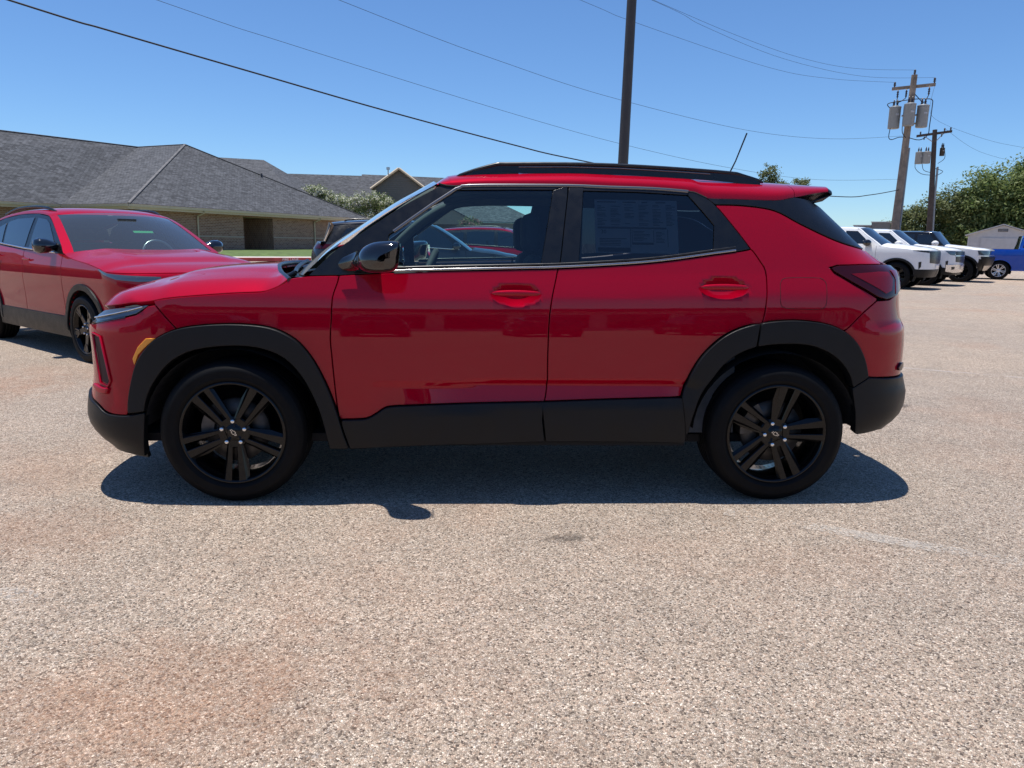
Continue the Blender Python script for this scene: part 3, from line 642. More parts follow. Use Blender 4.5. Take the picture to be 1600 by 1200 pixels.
    uv_poly('wall', [g((P1.x, P1.y, z0)), g((W0.x, W0.y, z0)), g((W0.x, W0.y, z1)), g((P1.x, P1.y, z1))], W0 - P1, BRICK, bd)
    Q = A + inl * 0.6
    uv_poly('wall', [g((Q.x, Q.y, z0)), g((P1.x, P1.y, z0)), g((P1.x, P1.y, z1)), g((Q.x, Q.y, z1))], d, BRICK, bd)
    # eaves: soffit, fascia, gutter
    def eave(p, q, nrm):
        p, q = g(p), g(q); n = Vector(nrm)
        MB().hull8([p - up*0.32 - n*0.02, q - up*0.32 - n*0.02, q - up*0.32 + n*0.02, p - up*0.32 + n*0.02, p - up*0.02 - n*0.02, q - up*0.02 - n*0.02, q - up*0.02 + n*0.02, p - up*0.02 + n*0.02]).build('fascia', TANTRIM, bd)
        MB().hull8([p - up*0.18 - n*0.15, q - up*0.18 - n*0.15, q - up*0.18 - n*0.03, p - up*0.18 - n*0.03, p - up*0.04 - n*0.17, q - up*0.04 - n*0.17, q - up*0.04 - n*0.03, p - up*0.04 - n*0.03]).build('gutter', TANTRIM, bd)
        uv_poly('soffit', [p - up*0.3, q - up*0.3, q - up*0.3 + n*0.7, p - up*0.3 + n*0.7][::-1], q - p, TANTRIM, bd)
    eave(E2, E3, inl); eave(E1, E2, Vector((0.497, 0.868, 0))); eave(A, E1, inl)
    for s in (5.28, 18.15):
        MB().tube([wp(s, 2.95, -0.72), wp(s, 2.82, -0.70), wp(s, 2.60, -0.10), wp(s, 2.45, -0.07), wp(s, 0.35, -0.07)], 0.055, 8).build('downspout', TANTRIM, bd)
    v = g((-15.86, 58.28, 6.0))
    MB().lathe([(0.07, -0.1), (0.07, 0.32), (0.0, 0.34)], 10).build('roof_vent', TRIM, bd, v)
brick_building()
def far_building():
    o0 = Vector((-6, 77, 0)); up = Vector((0, 0, 1))
    bd = empty('sided_building', o0, 0, 'distant building with long grey roof and taupe sided gable, right of the brick building', 'building')
    g = lambda p: Vector(p) - o0
    r0, r1, r2, r3, r4 = (-24, 76.6, 7.9), (-11.4, 81.9, 8.2), (-11.4, 81.9, 8.36), (-2.6, 82.5, 8.2), (-2.0, 82.5, 8.2)
    e0, e1, e2 = (-24, 69.5, 3.3), (-11.4, 73.6, 3.3), (8.2, 76.0, 3.3)
    uv_poly('roof_slope', [g(e0), g(e1), g(r1), g(r0)], (1, 0.3, 0), SHINGLE, bd, 0.1)
    uv_poly('roof_slope', [g(e1), g(e2), g(r4), g(r2)], (1, 0.1, 0), SHINGLE, bd, 0.1)
    uv_poly('roof_slope', [g(e2), g((9.5, 90, 3.3)), g(r4)], (0.1, 1, 0), SHINGLE, bd, 0.1)
    for a, b in ((e0, e1), (e1, e2), (e2, (9.5, 90, 3.3))):
        a2, b2 = Vector(a) + Vector((0, 0.5, -0.1)), Vector(b) + Vector((-0.3, 0.5, -0.1))
        uv_poly('wall', [g((a2.x, a2.y, 0)), g((b2.x, b2.y, 0)), g(b2), g(a2)], b2 - a2, SIDING, bd)
    # gable with lap siding
    px, py, pz = -6.35, 72.3, 8.15; hw = 2.75; ez = 6.25
    mb = MB(); n = 26
    for i in range(n):
        za = 3.0 + (pz - 3.0) * i / n; zb = 3.0 + (pz - 3.0) * (i + 1) / n
        def w(z): return hw * 0.93 if z < ez else max(0.01, hw * 0.93 * (pz - z) / (pz - ez))
        mb.add([g((px - w(za), py - 0.05, za)), g((px + w(za), py - 0.05, za)), g((px + w(zb), py, zb)), g((px - w(zb), py, zb))], [(0, 1, 2, 3)])
    mb.build('lap_siding', SIDING, bd)['kind'] = 'stuff'
    for s in (-1, 1):
        uv_poly('roof_slope', [g((px + s*hw, py - 0.35, ez - 0.05)), g((px + s*hw, py + 9, ez - 0.05)), g((px, py + 9, pz + 0.06)), g((px, py - 0.35, pz + 0.06))][::s], (0, 1, 0), SHINGLE, bd, 0.08)
        MB().tube([g((px + s*(hw + 0.02), py - 0.38, ez - 0.08)), g((px, py - 0.38, pz + 0.02))], 0.12, 4, squash=(1, 0.4)).build('barge_board', TANTRIM, bd)
        uv_poly('wall', [g((px + s*hw*0.93, py, 0)), g((px + s*hw*0.93, py + 6, 0)), g((px + s*hw*0.93, py + 6, ez)), g((px + s*hw*0.93, py, ez))], (0, 1, 0), SIDING, bd)
    uv_poly('wall', [g((px - hw*0.93, py, 0)), g((px + hw*0.93, py, 0)), g((px + hw*0.93, py, 3)), g((px - hw*0.93, py, 3))], (1, 0, 0), SIDING, bd)
    f = MB().tube([g((px - 1.05, py - 0.2, 7.5)), g((px - 1.05, py - 0.2, 8.0)), g((px - 1.0, py - 0.5, 8.1))], 0.05, 6).build('floodlight', STEEL, bd)
    MB().box(-0.16, 0.16, -0.1, 0.1, -0.12, 0.12).build('lamp_head', STEEL, f, g((px - 1.0, py - 0.55, 8.12)))
    # lower porch gable, seen through the near car's window
    q = Vector((-1.2, 70.5, 0))
    for s in (-1, 1):
        uv_poly('porch_roof', [g(q + Vector((s*3.0, 0, 2.9))), g(q + Vector((s*3.0, 6, 2.9))), g(q + Vector((0, 6, 4.4))), g(q + Vector((0, 0, 4.4)))][::s], (0, 1, 0), SHINGLE, bd, 0.1)
        MB().box(-0.12, 0.12, -0.12, 0.12, 0, 2.85).build('porch_post', TANTRIM, bd, g(q + Vector((s*2.8, 0.2, 0))))
    uv_poly('porch_gable', [g(q + Vector((-2.9, 0.1, 2.85))), g(q + Vector((2.9, 0.1, 2.85))), g(q + Vector((0, 0.1, 4.3)))], (1, 0, 0), SIDING, bd)
far_building()
# ---------------------------------------------------------------- shed and boxes on the right
METALW = basic('off_white_metal', (0.50, 0.49, 0.48), 0.55, var=0.07, vscale=3)
def shed():
    c = Vector((36.4, 45.1, 0)); f = Vector((1.1453, -3.4446, 0)) - c; f.normalize()
    sd = empty('shed', c, math.atan2(f.y, f.x) + math.pi/2, 'small off-white metal garden shed in front of the big trees', 'shed')
    w, e, pk, dp = 1.95, 2.2, 2.83, 3.2
    MB().extrude([(-w, 0), (w, 0), (w, e), (0, pk), (-w, e)], 'y', 0.0, dp).build('wall', METALW, sd)
    for s in (-1, 1):
        MB().hull8([(s*(w+0.18), -0.2, e-0.07), (s*(w+0.18), dp+0.1, e-0.07), (0, dp+0.1, pk+0.03), (0, -0.2, pk+0.03), (s*(w+0.18), -0.2, e), (s*(w+0.18), dp+0.1, e), (0, dp+0.1, pk+0.10), (0, -0.2, pk+0.10)]).build('roof_slope', METALW, sd)
        d = MB().box(s*0.01 if s > 0 else -1.2, 1.2 if s > 0 else -0.01, -0.05, -0.003, 0.08, 2.0).build('door', METALW, sd)
        MB().box(-0.02, 0.02, -0.1, -0.05, 0.95, 1.15).build('door_handle', TRIM, d, (s*0.1, 0, 0))
        for x in (0.02, 1.18): MB().box(-0.02, 0.02, -0.075, -0.05, 0.08, 2.0).build('door_rib', METALW, d, (s*x, 0, 0))
        MB().box(-0.05, 0.05, -0.04, -0.002, 0, e-0.05).build('corner_post', METALW, sd, (s*(w-0.05), 0, 0))
    for k in range(8): MB().box(-w+0.05, w-0.05, -0.012, -0.001, 0.25*k+0.22, 0.25*k+0.235).build('wall_seam', METALW, sd)
    vt = MB().box(-0.28, 0.28, -0.03, -0.002, 2.42, 2.60).build('gable_vent', TRIM, sd)
    for k in range(3): MB().box(-0.26, 0.26, -0.045, -0.028, 2.45+0.05*k, 2.465+0.05*k).build('louver', METALW, vt)
shed()
def boxes():
    st = empty('container_block', (29.6, 49.3, 0), -0.55, 'grey flat-topped block showing above the white truck roofs', 'building')
    mt = basic('grey_cladding', (0.17, 0.165, 0.16), 0.7, var=0.1)
    for nm, x0, x1, h in (('low_wing', -1.15, 0.0, 2.78), ('high_wing', 0.004, 1.15, 3.02)):
        w_ = MB().box(x0, x1, 0, 2.4, 0, h).build(nm, mt, st); bevel(w_, 0.03)
        MB().box(x0-0.05, x1+0.05 if x1 > 0.5 else x1-0.01, -0.05, 2.45, h, h+0.06).build('coping', METALW, w_)
boxes()
# ---------------------------------------------------------------- wheels
WHEEL_CACHE = {}
def bar_mesh(mb, t0, t1, r0, r1, w0, w1, y0, y1, depth, ch=0.003):
    """spoke bar from radius r0 to r1 at tangential offsets t0..t1; outer face at -y"""
    def sec(t, r, w, y):
        a = w / 2
        return [(t-a, y+depth, r), (t-a, y+ch, r), (t-a+ch, y, r), (t+a-ch, y, r), (t+a, y+ch, r), (t+a, y+depth, r)]
    k = 5; rows = []
    for i in range(k):
        f = i / (k-1); r = r0 + (r1-r0)*f
        rows.append(sec(t0+(t1-t0)*f, r, w0+(w1-w0)*f, y0+(y1-y0)*(f**1.3)))
    v = [p for q in rows for p in q]; f = []
    for i in range(k-1):
        for j in range(5): f.append((i*6+j, i*6+j+1, (i+1)*6+j+1, (i+1)*6+j))
        f.append((i*6+5, i*6, (i+1)*6, (i+1)*6+5))
    f.append(tuple(range(6))); f.append(tuple(reversed(range((k-1)*6, k*6))))
    mb.add(v, f, False)
def wheel_meshes(style, R, rr, W):
    key = (style, R, rr, W)
    if key in WHEEL_CACHE: return WHEEL_CACHE[key]
    d = {}
    h = R - rr
    # tyre (axis y, outer face towards -y, face plane y = 0)
    prof = [(rr-0.006, 0.012), (rr+0.004, -0.002), (rr+0.012, -0.006), (rr+0.2*h, -0.012), (rr+0.24*h, -0.0135), (rr+0.27*h, -0.0125), (rr+0.5*h, -0.016), (rr+0.66*h, -0.0145), (rr+0.68*h, -0.0125), (rr+0.84*h, -0.006), (R-0.011, 0.006), (R-0.004, 0.016), (R-0.001, 0.028)]
    for k in range(1, 5):
        y = 0.028 + (W-0.056) * k / 5
        prof += [(R, y-0.006), (R-0.008, y-0.004), (R-0.008, y+0.004), (R, y+0.006)]
    prof += [(R-0.001, W-0.028), (R-0.004, W-0.016), (rr+0.7*h, W+0.006), (rr+0.3*h, W+0.006), (rr-0.006, W-0.02)]
    d['tyre'] = MB().lathe(prof, 72, axis='y').mesh('tyre', RUBBER)
    # shoulder sipes are a part of the tyre relief
    rim = [(rr+0.003, -0.004), (rr-0.002, -0.008), (rr-0.008, -0.007), (rr-0.012, 0.002), (rr-0.022, 0.02), (rr-0.03, 0.06), (rr-0.03, W-0.05), (rr-0.006, W-0.02)]
    mat = ALLOY_BLACK if style != 'silver' else ALLOY
    d['wheel'] = MB().lathe(rim, 64, axis='y').mesh('wheel', mat)
    mb = MB()
    ro = rr - 0.008
    if style in ('split',):
        bar_mesh(mb, -0.021, -0.037, 0.050, ro, 0.023, 0.042, 0.018, -0.004, 0.035)
        bar_mesh(mb, 0.020, 0.034, 0.050, ro, 0.020, 0.034, 0.018, -0.004, 0.035)
        # bridge that closes the slot near the hub
        bar_mesh(mb, 0.0, 0.0, 0.040, 0.072, 0.050, 0.050, 0.0185, 0.0155, 0.035)
        # bladed facet on one side
        v = [(-0.036, 0.022, 0.050), (-0.030, 0.0185, 0.050), (-0.052, -0.003, ro), (-0.066, 0.012, ro-0.012), (-0.064, 0.022, 0.160), (-0.036, 0.050, 0.050), (-0.046, 0.050, ro)]
        mb.add(v, [(0, 1, 2, 3, 4), (0, 4, 5), (4, 3, 6, 5), (3, 2, 6), (1, 0, 5)], False)
        v = [(0.028, 0.0185, 0.050), (0.036, 0.024, 0.056), (0.058, 0.016, ro-0.02), (0.044, -0.003, ro)]
        mb.add(v, [(0, 3, 2, 1)], False)
    elif style == 'five':
        bar_mesh(mb, 0.0, 0.0, 0.045, ro, 0.075, 0.050, 0.02, -0.003, 0.04, 0.006)
        bar_mesh(mb, 0.012, 0.050, 0.150, ro, 0.02, 0.02, 0.004, -0.002, 0.03)
        bar_mesh(mb, -0.012, -0.050, 0.150, ro, 0.02, 0.02, 0.004, -0.002, 0.03)
    else:
        bar_mesh(mb, -0.012, -0.040, 0.045, ro, 0.03, 0.034, 0.02, -0.003, 0.04, 0.005)
        bar_mesh(mb, 0.012, 0.040, 0.045, ro, 0.03, 0.034, 0.02, -0.003, 0.04, 0.005)
    d['spoke'] = mb.mesh('spoke', mat)
    mb = MB(); mb.lathe([(0.0, 0.012), (0.026, 0.012), (0.030, 0.015), (0.034, 0.020), (0.068, 0.020), (0.078, 0.026), (0.080, 0.06)], 40, axis='y')
    d['hub'] = mb.mesh('hub', mat)
    mb = MB(); mb.lathe([(0.0, 0.001), (0.0075, 0.001), (0.0100, 0.004), (0.0105, 0.012), (0.0105, 0.020)], 12, axis='y'); d['lug_nut'] = mb.mesh('lug_nut', CHROME)
    mb = MB(); mb.lathe([(0.0, 0.078), (0.055, 0.078), (0.075, 0.070), (0.155, 0.070), (0.155, 0.092), (0.07, 0.092)], 40, axis='y'); d['brake_disc'] = mb.mesh('brake_disc', ROTOR)
    mb = MB()
    arc = [(math.cos(a), math.sin(a)) for a in [math.radians(120 + 8*i) for i in range(9)]]
    poly = [(0.165*c, 0.165*s) for c, s in arc] + [(0.105*c, 0.105*s) for c, s in reversed(arc)]
    mb.extrude(poly, 'y', 0.052, 0.115); d['brake_caliper'] = mb.mesh('brake_caliper', ROTOR)
    # emblem: outlined cross-bow shape on the cap
    o = [(-0.020, -0.004), (-0.0165, 0.0055), (-0.0075, 0.0055), (-0.0055, 0.0095), (0.0085, 0.0095), (0.0075, 0.0055), (0.0205, 0.0055), (0.0165, -0.0040),
         (0.0075, -0.0040), (0.0055, -0.0085), (-0.0085, -0.0085), (-0.0075, -0.004)]
    i_ = inset_poly(clean_poly(o), 0.0022); o = clean_poly(o); n = len(o)
    v = [(p[0], 0.0105, p[1]) for p in o] + [(p[0], 0.0105, p[1]) for p in i_] + [(p[0], 0.0125, p[1]) for p in o] + [(p[0], 0.0125, p[1]) for p in i_]
    f = []
    for k in range(n):
        j = (k+1) % n
        f += [(k, j, n+j, n+k), (k, 2*n+k, 2*n+j, j), (n+k, n+j, 3*n+j, 3*n+k)]
    d['emblem'] = MB().add(v, f).mesh('emblem', CHROME)
    WHEEL_CACHE[key] = d
    return d
def add_wheel(car, x, y, R, rr, W, style='split', far=False, spin=0.0, steer=0.0, detail=2, nsp=5):
    d = wheel_meshes(style, R, rr, W)
    w = link('wheel', d['wheel'], car, (x, y, R - 0.004), (0, 0, (math.pi if far else 0.0) + steer))
    link('tyre', d['tyre'], w); link('hub_cap', d['hub'], w)
    for k in range(nsp):
        link('spoke', d['spoke'], w, (0, 0, 0), (0, spin + 2*math.pi*k/nsp, 0))
    if detail >= 1:
        link('brake_disc', d['brake_disc'], w); link('brake_caliper', d['brake_caliper'], w)
        for k in range(5):
            a = spin + 2*math.pi*(k+0.5)/5
            link('lug_nut', d['lug_nut'], w, (0.056*math.sin(a), 0, 0.056*math.cos(a)))
    if detail >= 2: link('emblem', d['emblem'], w, (0, 0, 0), (0, spin + 0.9, 0))
    return w
# ---------------------------------------------------------------- the near red car
def S4(k, n=3): return smooth_line(HL[k], n)
def rev(l): return list(reversed(l))
def seg(line, a=None, b=None):
    """part of a line between the points nearest to a and b"""
    def near(p): return min(range(len(line)), key=lambda i: (line[i][0]-p[0])**2 + (line[i][1]-p[1])**2)
    i = near(a) if a else 0; j = near(b) if b else len(line) - 1
    return line[i:j+1] if i <= j else rev(line[j:i+1])
def build_hero():
    B = HERO; yc = B.yc; org = (1.32, yc, 0.0)
    car = empty('sport_utility_vehicle', (1.32, yc, 0), 0,
                'crimson compact SUV with black wheels parked broadside in the foreground', 'car')
    def L(p): return (p[0]-org[0], p[1]-org[1], p[2]-org[2])
    def pan(name, poly, mat, off=0.0, parent=None, **k):
        k.setdefault('res', 0.035)
        r = panel(name, poly, B, mat, parent or car, off=off, mirror=yc, origin=org, **k)
        return r
    def at(u, z, off=0.0):
        e = 1e-3; p = Vector(B(u, z)); n = (Vector(B(u+e, z)) - Vector(B(u-e, z))).cross(Vector(B(u, z+e)) - Vector(B(u, z-e))).normalized()
        return p + n * off
    def strip(name, line, r, mat, off=0.0, parent=None, squash=None, n=8):
        obs = []
        pts = [at(u, z, off) for u, z in line]
        for sgn in (0, 1):
            q = [L((p.x, p.y if sgn == 0 else 2*yc - p.y, p.z)) for p in pts]
            obs.append(MB().tube(q, r, n, squash=squash).build(name, mat, parent[sgn] if isinstance(parent, list) else (parent or car)))
        return obs
    hood_cut, cowl, seam_f = S4('hood_cut'), S4('cowl_edge'), S4('seam_f')
    door_f, door_m, door_r, belt = S4('door_f'), S4('door_m'), S4('door_r'), S4('belt')
    ffo, ffi, fro, fri = S4('flare_f_out'), S4('flare_f_in'), S4('flare_r_out'), S4('flare_r_in')
    clf, clr, clb = S4('clad_f'), S4('clad_r'), S4('clad_bot')
    up = S4('door_m_up'); gf, gr = HL['glass_f'], HL['glass_r']
    po, wt, qw, du, dl = S4('pillar_out'), S4('win_top'), S4('qwin'), S4('dband_up'), S4('dband_lo')
    # ---- painted panels
    pan('front_fender', seg(hood_cut, (-0.343, 0.965)) + cowl[1:] + door_f[1:] + rev(seg(ffo, (-0.246, 0.835), (0.506, 0.413)))[1:] + rev(seam_f)[1:], RED)
    fd = pan('front_door', seg(belt, None, (1.542, 1.135)) + door_m[1:] + rev(clf)[1:] + rev(door_f)[1:], RED, res=0.0155)
    rd = pan('rear_door', seg(belt, (1.542, 1.135)) + door_r[1:] + rev(seg(fro, None, (2.522, 0.892)))[1:] + rev(clr)[1:] + rev(door_m)[1:], RED, res=0.0155)
    q1 = [(3.184, 1.243), (3.222, 1.180), (3.209, 1.175), (3.036, 1.174), (2.912, 1.169), (2.872, 1.158), (2.891, 1.135), (2.99, 1.078), (3.111, 1.014)]
    quarter = seg(dl, None, (3.184, 1.243)) + q1[1:] + S4('seam_r')[:-1] + rev(seg(fro, (2.522, 0.892), (2.944, 0.854)))[0:] + rev(door_r)[1:] + rev(qw)[1:-4]
    qp = pan('quarter_panel', quarter, RED)
    uc = lambda z: B.ucr(z)
    tb = [(3.435, 1.02), (3.43, 0.93), (3.42, 0.83)]
    pan('rear_bumper', S4('seam_r')[:-1] + seg(fro, (2.944, 0.854))[0:] + S4('bump_r_top')[1:] + [(3.5, 0.612), (3.8, 0.61), (uc(0.61), 0.61), (uc(0.80), 0.80), (3.8, 0.80), (3.5, 0.80)] + rev(tb) + [(3.3, 1.035), (3.2, 1.005)], RED)
    pan('liftgate', [(3.196, 1.243), (3.236, 1.182), (3.44, 1.165), (3.445, 1.04), (3.44, 0.93), (3.43, 0.815), (3.8, 0.81), (uc(0.81), 0.81)] + [(uc(z), z) for z in (0.86, 0.90, 0.95, 1.0, 1.06, 1.12, 1.14, 1.16, 1.18, 1.20, 1.22, 1.24)] + [(3.6, 1.243)], RED)
    pan('front_bumper', rev(seam_f) + [(-0.366, 0.940), (-0.394, 0.918), (-0.425, 0.899), (-0.476, 0.885), (-0.54, 0.874), (-0.616, 0.860), (-0.72, 0.842), (-0.80, 0.835), (-0.86, 0.80), (-0.88, 0.70), (-0.86, 0.60), (-0.90, 0.50), (-0.774, 0.476)] + S4('bump_f_top')[1:] + seg(ffo, None, (-0.246, 0.835))[1:], RED)
    # ---- black plastic
    pan('wheel_arch_trim', ffo + HL['door_f_low'][1:] + rev(ffi), CLAD, off=0.022, thick=0.07, round_=0.006)
    pan('wheel_arch_trim', seg(fro, None, (2.522, 0.892)) + HL['door_r_low'][1:] + rev(seg(fri, None, (2.519, 0.776)))[1:], CLAD, off=0.022, thick=0.07, round_=0.006, parent=None)
    pan('wheel_arch_trim', seg(fro, (2.522, 0.892)) + [(3.005, 0.575)] + rev(seg(fri, (2.519, 0.776), (3.005, 0.575)))[1:] + rev(HL['door_r_low'])[:-1], CLAD, off=0.022, thick=0.07, round_=0.006)
    cb1 = seg(clb, None, (1.494, 0.301)); cb2 = seg(clb, (1.494, 0.301))
    pan('door_cladding', clf + HL['door_m_low'][1:] + rev(cb1)[0:] + rev(HL['door_f_low'])[1:], CLAD, off=0.016, thick=0.05, round_=0.006)
    pan('door_cladding', clr + seg(fri, (2.25, 0.534), (2.188, 0.302))[1:] + rev(cb2) + rev(HL['door_m_low'])[1:], CLAD, off=0.016, thick=0.05, round_=0.006)
    cf = B.ucf
    pan('lower_front_bumper', rev(S4('bump_f_top')) + [(-0.90, 0.50), (-1.05, 0.50), (cf(0.5), 0.50), (cf(0.2), 0.23), (-0.72, 0.222), (-0.587, 0.221), (-0.433, 0.215), (-0.42, 0.30), (-0.403, 0.443), (-0.45, 0.432)], CLAD, off=0.012, thick=0.04, round_=0.006)
    pan('air_dam', [(-0.60, 0.225), (-0.44, 0.22), (-0.44, 0.190), (-0.60, 0.188), (-0.9, 0.185), (cf(0.19), 0.185), (cf(0.22), 0.225)], TRIM, off=-0.015)
    pan('lower_rear_bumper', [(3.087, 0.629), (3.183, 0.622), (3.3, 0.617), (3.6, 0.612), (uc(0.61), 0.61), (uc(0.32), 0.30), (3.4, 0.33), (3.197, 0.349), (3.069, 0.334), (3.046, 0.344), (3.032, 0.455), (3.005, 0.575)], CLAD, off=0.014, thick=0.04, round_=0.006)
    # ---- front lamps, grille, marker
    hl = pan('headlight', HL['headlight'], LENS_CLEAR, off=-0.004, res=0.02)
    for ob, sg in zip(hl, (0, 1)):
        for (line, r) in (([(-0.70, 0.872), (-0.62, 0.885), (-0.54, 0.900), (-0.45, 0.920), (-0.39, 0.936)], 0.004),):
            pts = [at(u, z, 0.002) for u, z in line]
            MB().tube([L((p.x, p.y if sg == 0 else 2*yc-p.y, p.z)) for p in pts], r, 6).build('lamp_strip', CHROME, ob)
    pan('grille', [(-0.735, 0.838), (-0.80, 0.845), (cf(0.85), 0.85), (cf(0.52), 0.52), (-0.95, 0.52), (-0.92, 0.60), (-0.90, 0.70), (-0.875, 0.80)], TRIM, off=-0.012, res=0.04)
    for zz in (0.58, 0.65, 0.72, 0.79): strip('grille_bar', [(cf(zz) + 0.002 + (-0.91 - cf(zz)) * i / 8, zz) for i in range(9)], 0.009, GLOSSBLACK, -0.006)
    pan('lamp_bezel', [(-0.735, 0.840), (-0.62, 0.856), (-0.54, 0.871), (-0.476, 0.882), (-0.476, 0.890), (-0.54, 0.879), (-0.616, 0.866), (-0.73, 0.850)], GLOSSBLACK, off=0.002, gap=0, round_=0.001, res=0.03)
    pan('air_curtain', [(-0.695, 0.791), (-0.632, 0.785), (-0.588, 0.585), (-0.600, 0.560), (-0.655, 0.570)], SLOT, off=0.002, res=0.03)
    strip('air_curtain_frame', [(-0.70, 0.80), (-0.628, 0.790), (-0.580, 0.580), (-0.596, 0.553), (-0.66, 0.563), (-0.70, 0.80)], 0.0055, RED, 0.004)
    pan('fog_lamp', [(-0.73, 0.555), (-0.62, 0.545), (-0.585, 0.55), (-0.60, 0.515), (-0.66, 0.512), (-0.73, 0.535)], RED, off=0.016, round_=0.008, gap=0.0, thick=0.03, res=0.03)
    pan('marker_lamp', HL['marker'], AMBER, off=0.008, gap=0, res=0.03)
    # ---- tail lamps, fuel flap
    tl = pan('taillight', [(2.877, 1.157), (2.912, 1.167), (3.036, 1.172), (3.209, 1.173), (3.33, 1.168), (3.425, 1.157), (3.432, 1.10), (3.40, 1.055), (3.27, 1.022), (3.173, 1.006), (3.111, 1.020), (2.99, 1.083), (2.891, 1.139)], LENS_DARK, off=0.006, res=0.03, gap=0.001)
    for ob, sg in zip(tl, (0, 1)):
        panel('lamp_chamber', [(2.975, 1.130), (3.13, 1.140), (3.20, 1.138), (3.235, 1.100), (3.215, 1.045), (3.165, 1.032)], B, LENS_RED, ob, off=0.0085, mirror=yc, origin=org, res=0.03, only=sg, round_=0.001)
        panel('lamp_chamber', [(3.225, 1.145), (3.33, 1.145), (3.405, 1.135), (3.41, 1.08), (3.36, 1.045), (3.25, 1.028), (3.262, 1.10)], B, LENS_RED, ob, off=0.0085, mirror=yc, origin=org, res=0.03, only=sg, round_=0.001)
    panel('fuel_flap', HL['fuel'], B, RED, qp[0], off=0.0012, origin=org, res=0.03, gap=0.0, round_=0.0012, thick=0.004)
    fl = smooth_line(HL['fuel'] + HL['fuel'][:1], 3)
    MB().tube([L(at(u, z, 0.0)) for u, z in fl], 0.0014, 5, caps=False).build('fuel_flap_gap', DARK, qp[0])  # dark outline tube drawn in for the shaded groove around the flap
    pan('rear_reflector', [(3.29, 0.665), (3.32, 0.685), (3.36, 0.685), (3.37, 0.66), (3.34, 0.645), (3.30, 0.65)], LENS_DARK, off=0.012, res=0.03, gap=0)
    # ---- greenhouse: pillars, glass, bright strips
    fr_top = seg(wt, None, (1.599, 1.53)); rr_top = seg(wt, (1.599, 1.53))
    pan('windshield_pillar', [(u + 0.022, z) for u, z in po] + [(1.043, 1.519), (1.054, 1.5), (0.943, 1.428), (0.835, 1.35), (0.738, 1.281), (0.738, 1.118)] + rev(seg(belt, None, (0.738, 1.106))) + rev(cowl)[1:3], TRIM, off=-0.002, gap=0.001)
    pan('window_frame', [(1.043, 1.519)] + seg(wt, (1.043, 1.517), (1.599, 1.53))[1:] + [(1.523, 1.509), (1.262, 1.504), (1.054, 1.499)], TRIM, off=0.0, gap=0.0005, round_=0.001)
    pan('door_pillar', [(1.523, 1.507), (1.597, 1.53)] + up[1:] + [(1.46, 1.131), (1.46, 1.153), (1.492, 1.329)], TRIM, off=0.002, gap=0.001)
    pan('door_pillar', up + [(1.642, 1.142), (1.642, 1.158), (1.672, 1.505), (1.680, 1.529)], TRIM, off=0.002, gap=0.001)
    pan('window_frame', [(1.602, 1.53)] + seg(wt, (1.599, 1.53), (2.188, 1.512))[1:] + [(2.186, 1.495), (1.918, 1.506), (1.672, 1.507)], TRIM, off=0.0, gap=0.0005, round_=0.001)
    pan('window_corner_trim', [(2.186, 1.493), (2.188, 1.512)] + seg(wt, (2.188, 1.512))[1:] + qw[1:] + rev(seg(belt, (2.295, 1.21), (2.482, 1.24)))[1:] + [(2.295, 1.222), (2.306, 1.35), (2.251, 1.418)], TRIM, off=0.002, gap=0.001)
    pan('front_door_glass', gf, GLASS_CLEAR, off=-0.006, gap=0, round_=0.001, thick=0.004, res=0.06)
    for sg_, gm_ in ((0, GLASS_SHEET), (1, GLASS_DARK)): pan('rear_door_glass', gr, gm_, off=-0.006, gap=0, round_=0.001, thick=0.004, res=0.06, only=sg_)
    bl = [(u, z + 0.008) for u, z in belt]
    strip('belt_moulding', seg(bl, (0.78, 1.11), (2.42, 1.235)), 0.0065, BELT, 0.0, squash=(0.95, 0.7))
    strip('belt_seal', [(u, z + 0.014) for u, z in seg(bl, (0.74, 1.11), (2.42, 1.235))], 0.007, TRIM, -0.003)
    strip('window_top_moulding', [(0.76, 1.297), (0.835, 1.352), (0.943, 1.430), (1.03, 1.488), (1.054, 1.505), (1.075, 1.511)] + seg(wt, (1.10, 1.515), (2.188, 1.512)), 0.0085, SATIN, -0.001, squash=(1, 0.8))
    strip('drip_line', [(0.97, 1.528)] + seg(wt, (1.0, 1.52), (2.278, 1.482)), 0.005, DARK, -0.001)
    # D-pillar band, rear glass
    pan('rear_pillar_trim', du + [(2.86, 1.487), (2.97, 1.455), (3.02, 1.42), (3.10, 1.33), (3.184, 1.247)] + rev(dl)[1:], TRIM, off=0.003, gap=0.001)
    pan('rear_glass', [(2.985, 1.445), (3.025, 1.42), (3.105, 1.33), (3.19, 1.25), (3.6, 1.247), (uc(1.247), 1.243), (uc(1.35), 1.35), (uc(1.46), 1.46), (3.3, 1.46)], GLASS_DARK, off=0.0, gap=0.001, res=0.05)
    # ---- hood
    ze_k = [(-0.80, 0.903), (-0.70, 0.914), (-0.60, 0.928), (-0.382, 0.951), (-0.274, 0.977), (-0.178, 0.988), (-0.061, 0.998), (0.041, 1.006), (0.161, 1.013), (0.224, 1.035), (0.286, 1.075), (0.40, 1.083)]
    rise_k = [(-0.80, 0.085), (-0.60, 0.108), (-0.40, 0.118), (-0.15, 0.118), (0.05, 0.112), (0.20, 0.098), (0.286, 0.060), (0.4, 0.05)]
    lipz = 0.93
    lip = [B(u, lipz) for u in [B.ufront(lipz) - i * 0.02 for i in range(int(B.umax('f') / 0.02) + 1)]]
    def xlip(y):
        yy = y if y <= yc else 2*yc - y
        if yy <= lip[0][1]: return lip[0][0] + 0.0
        for a, b in zip(lip, lip[1:]):
            if a[1] <= yy <= b[1]:
                t = (yy - a[1]) / max(1e-9, b[1] - a[1]); return a[0] + t * (b[0] - a[0])
        return lip[-1][0]
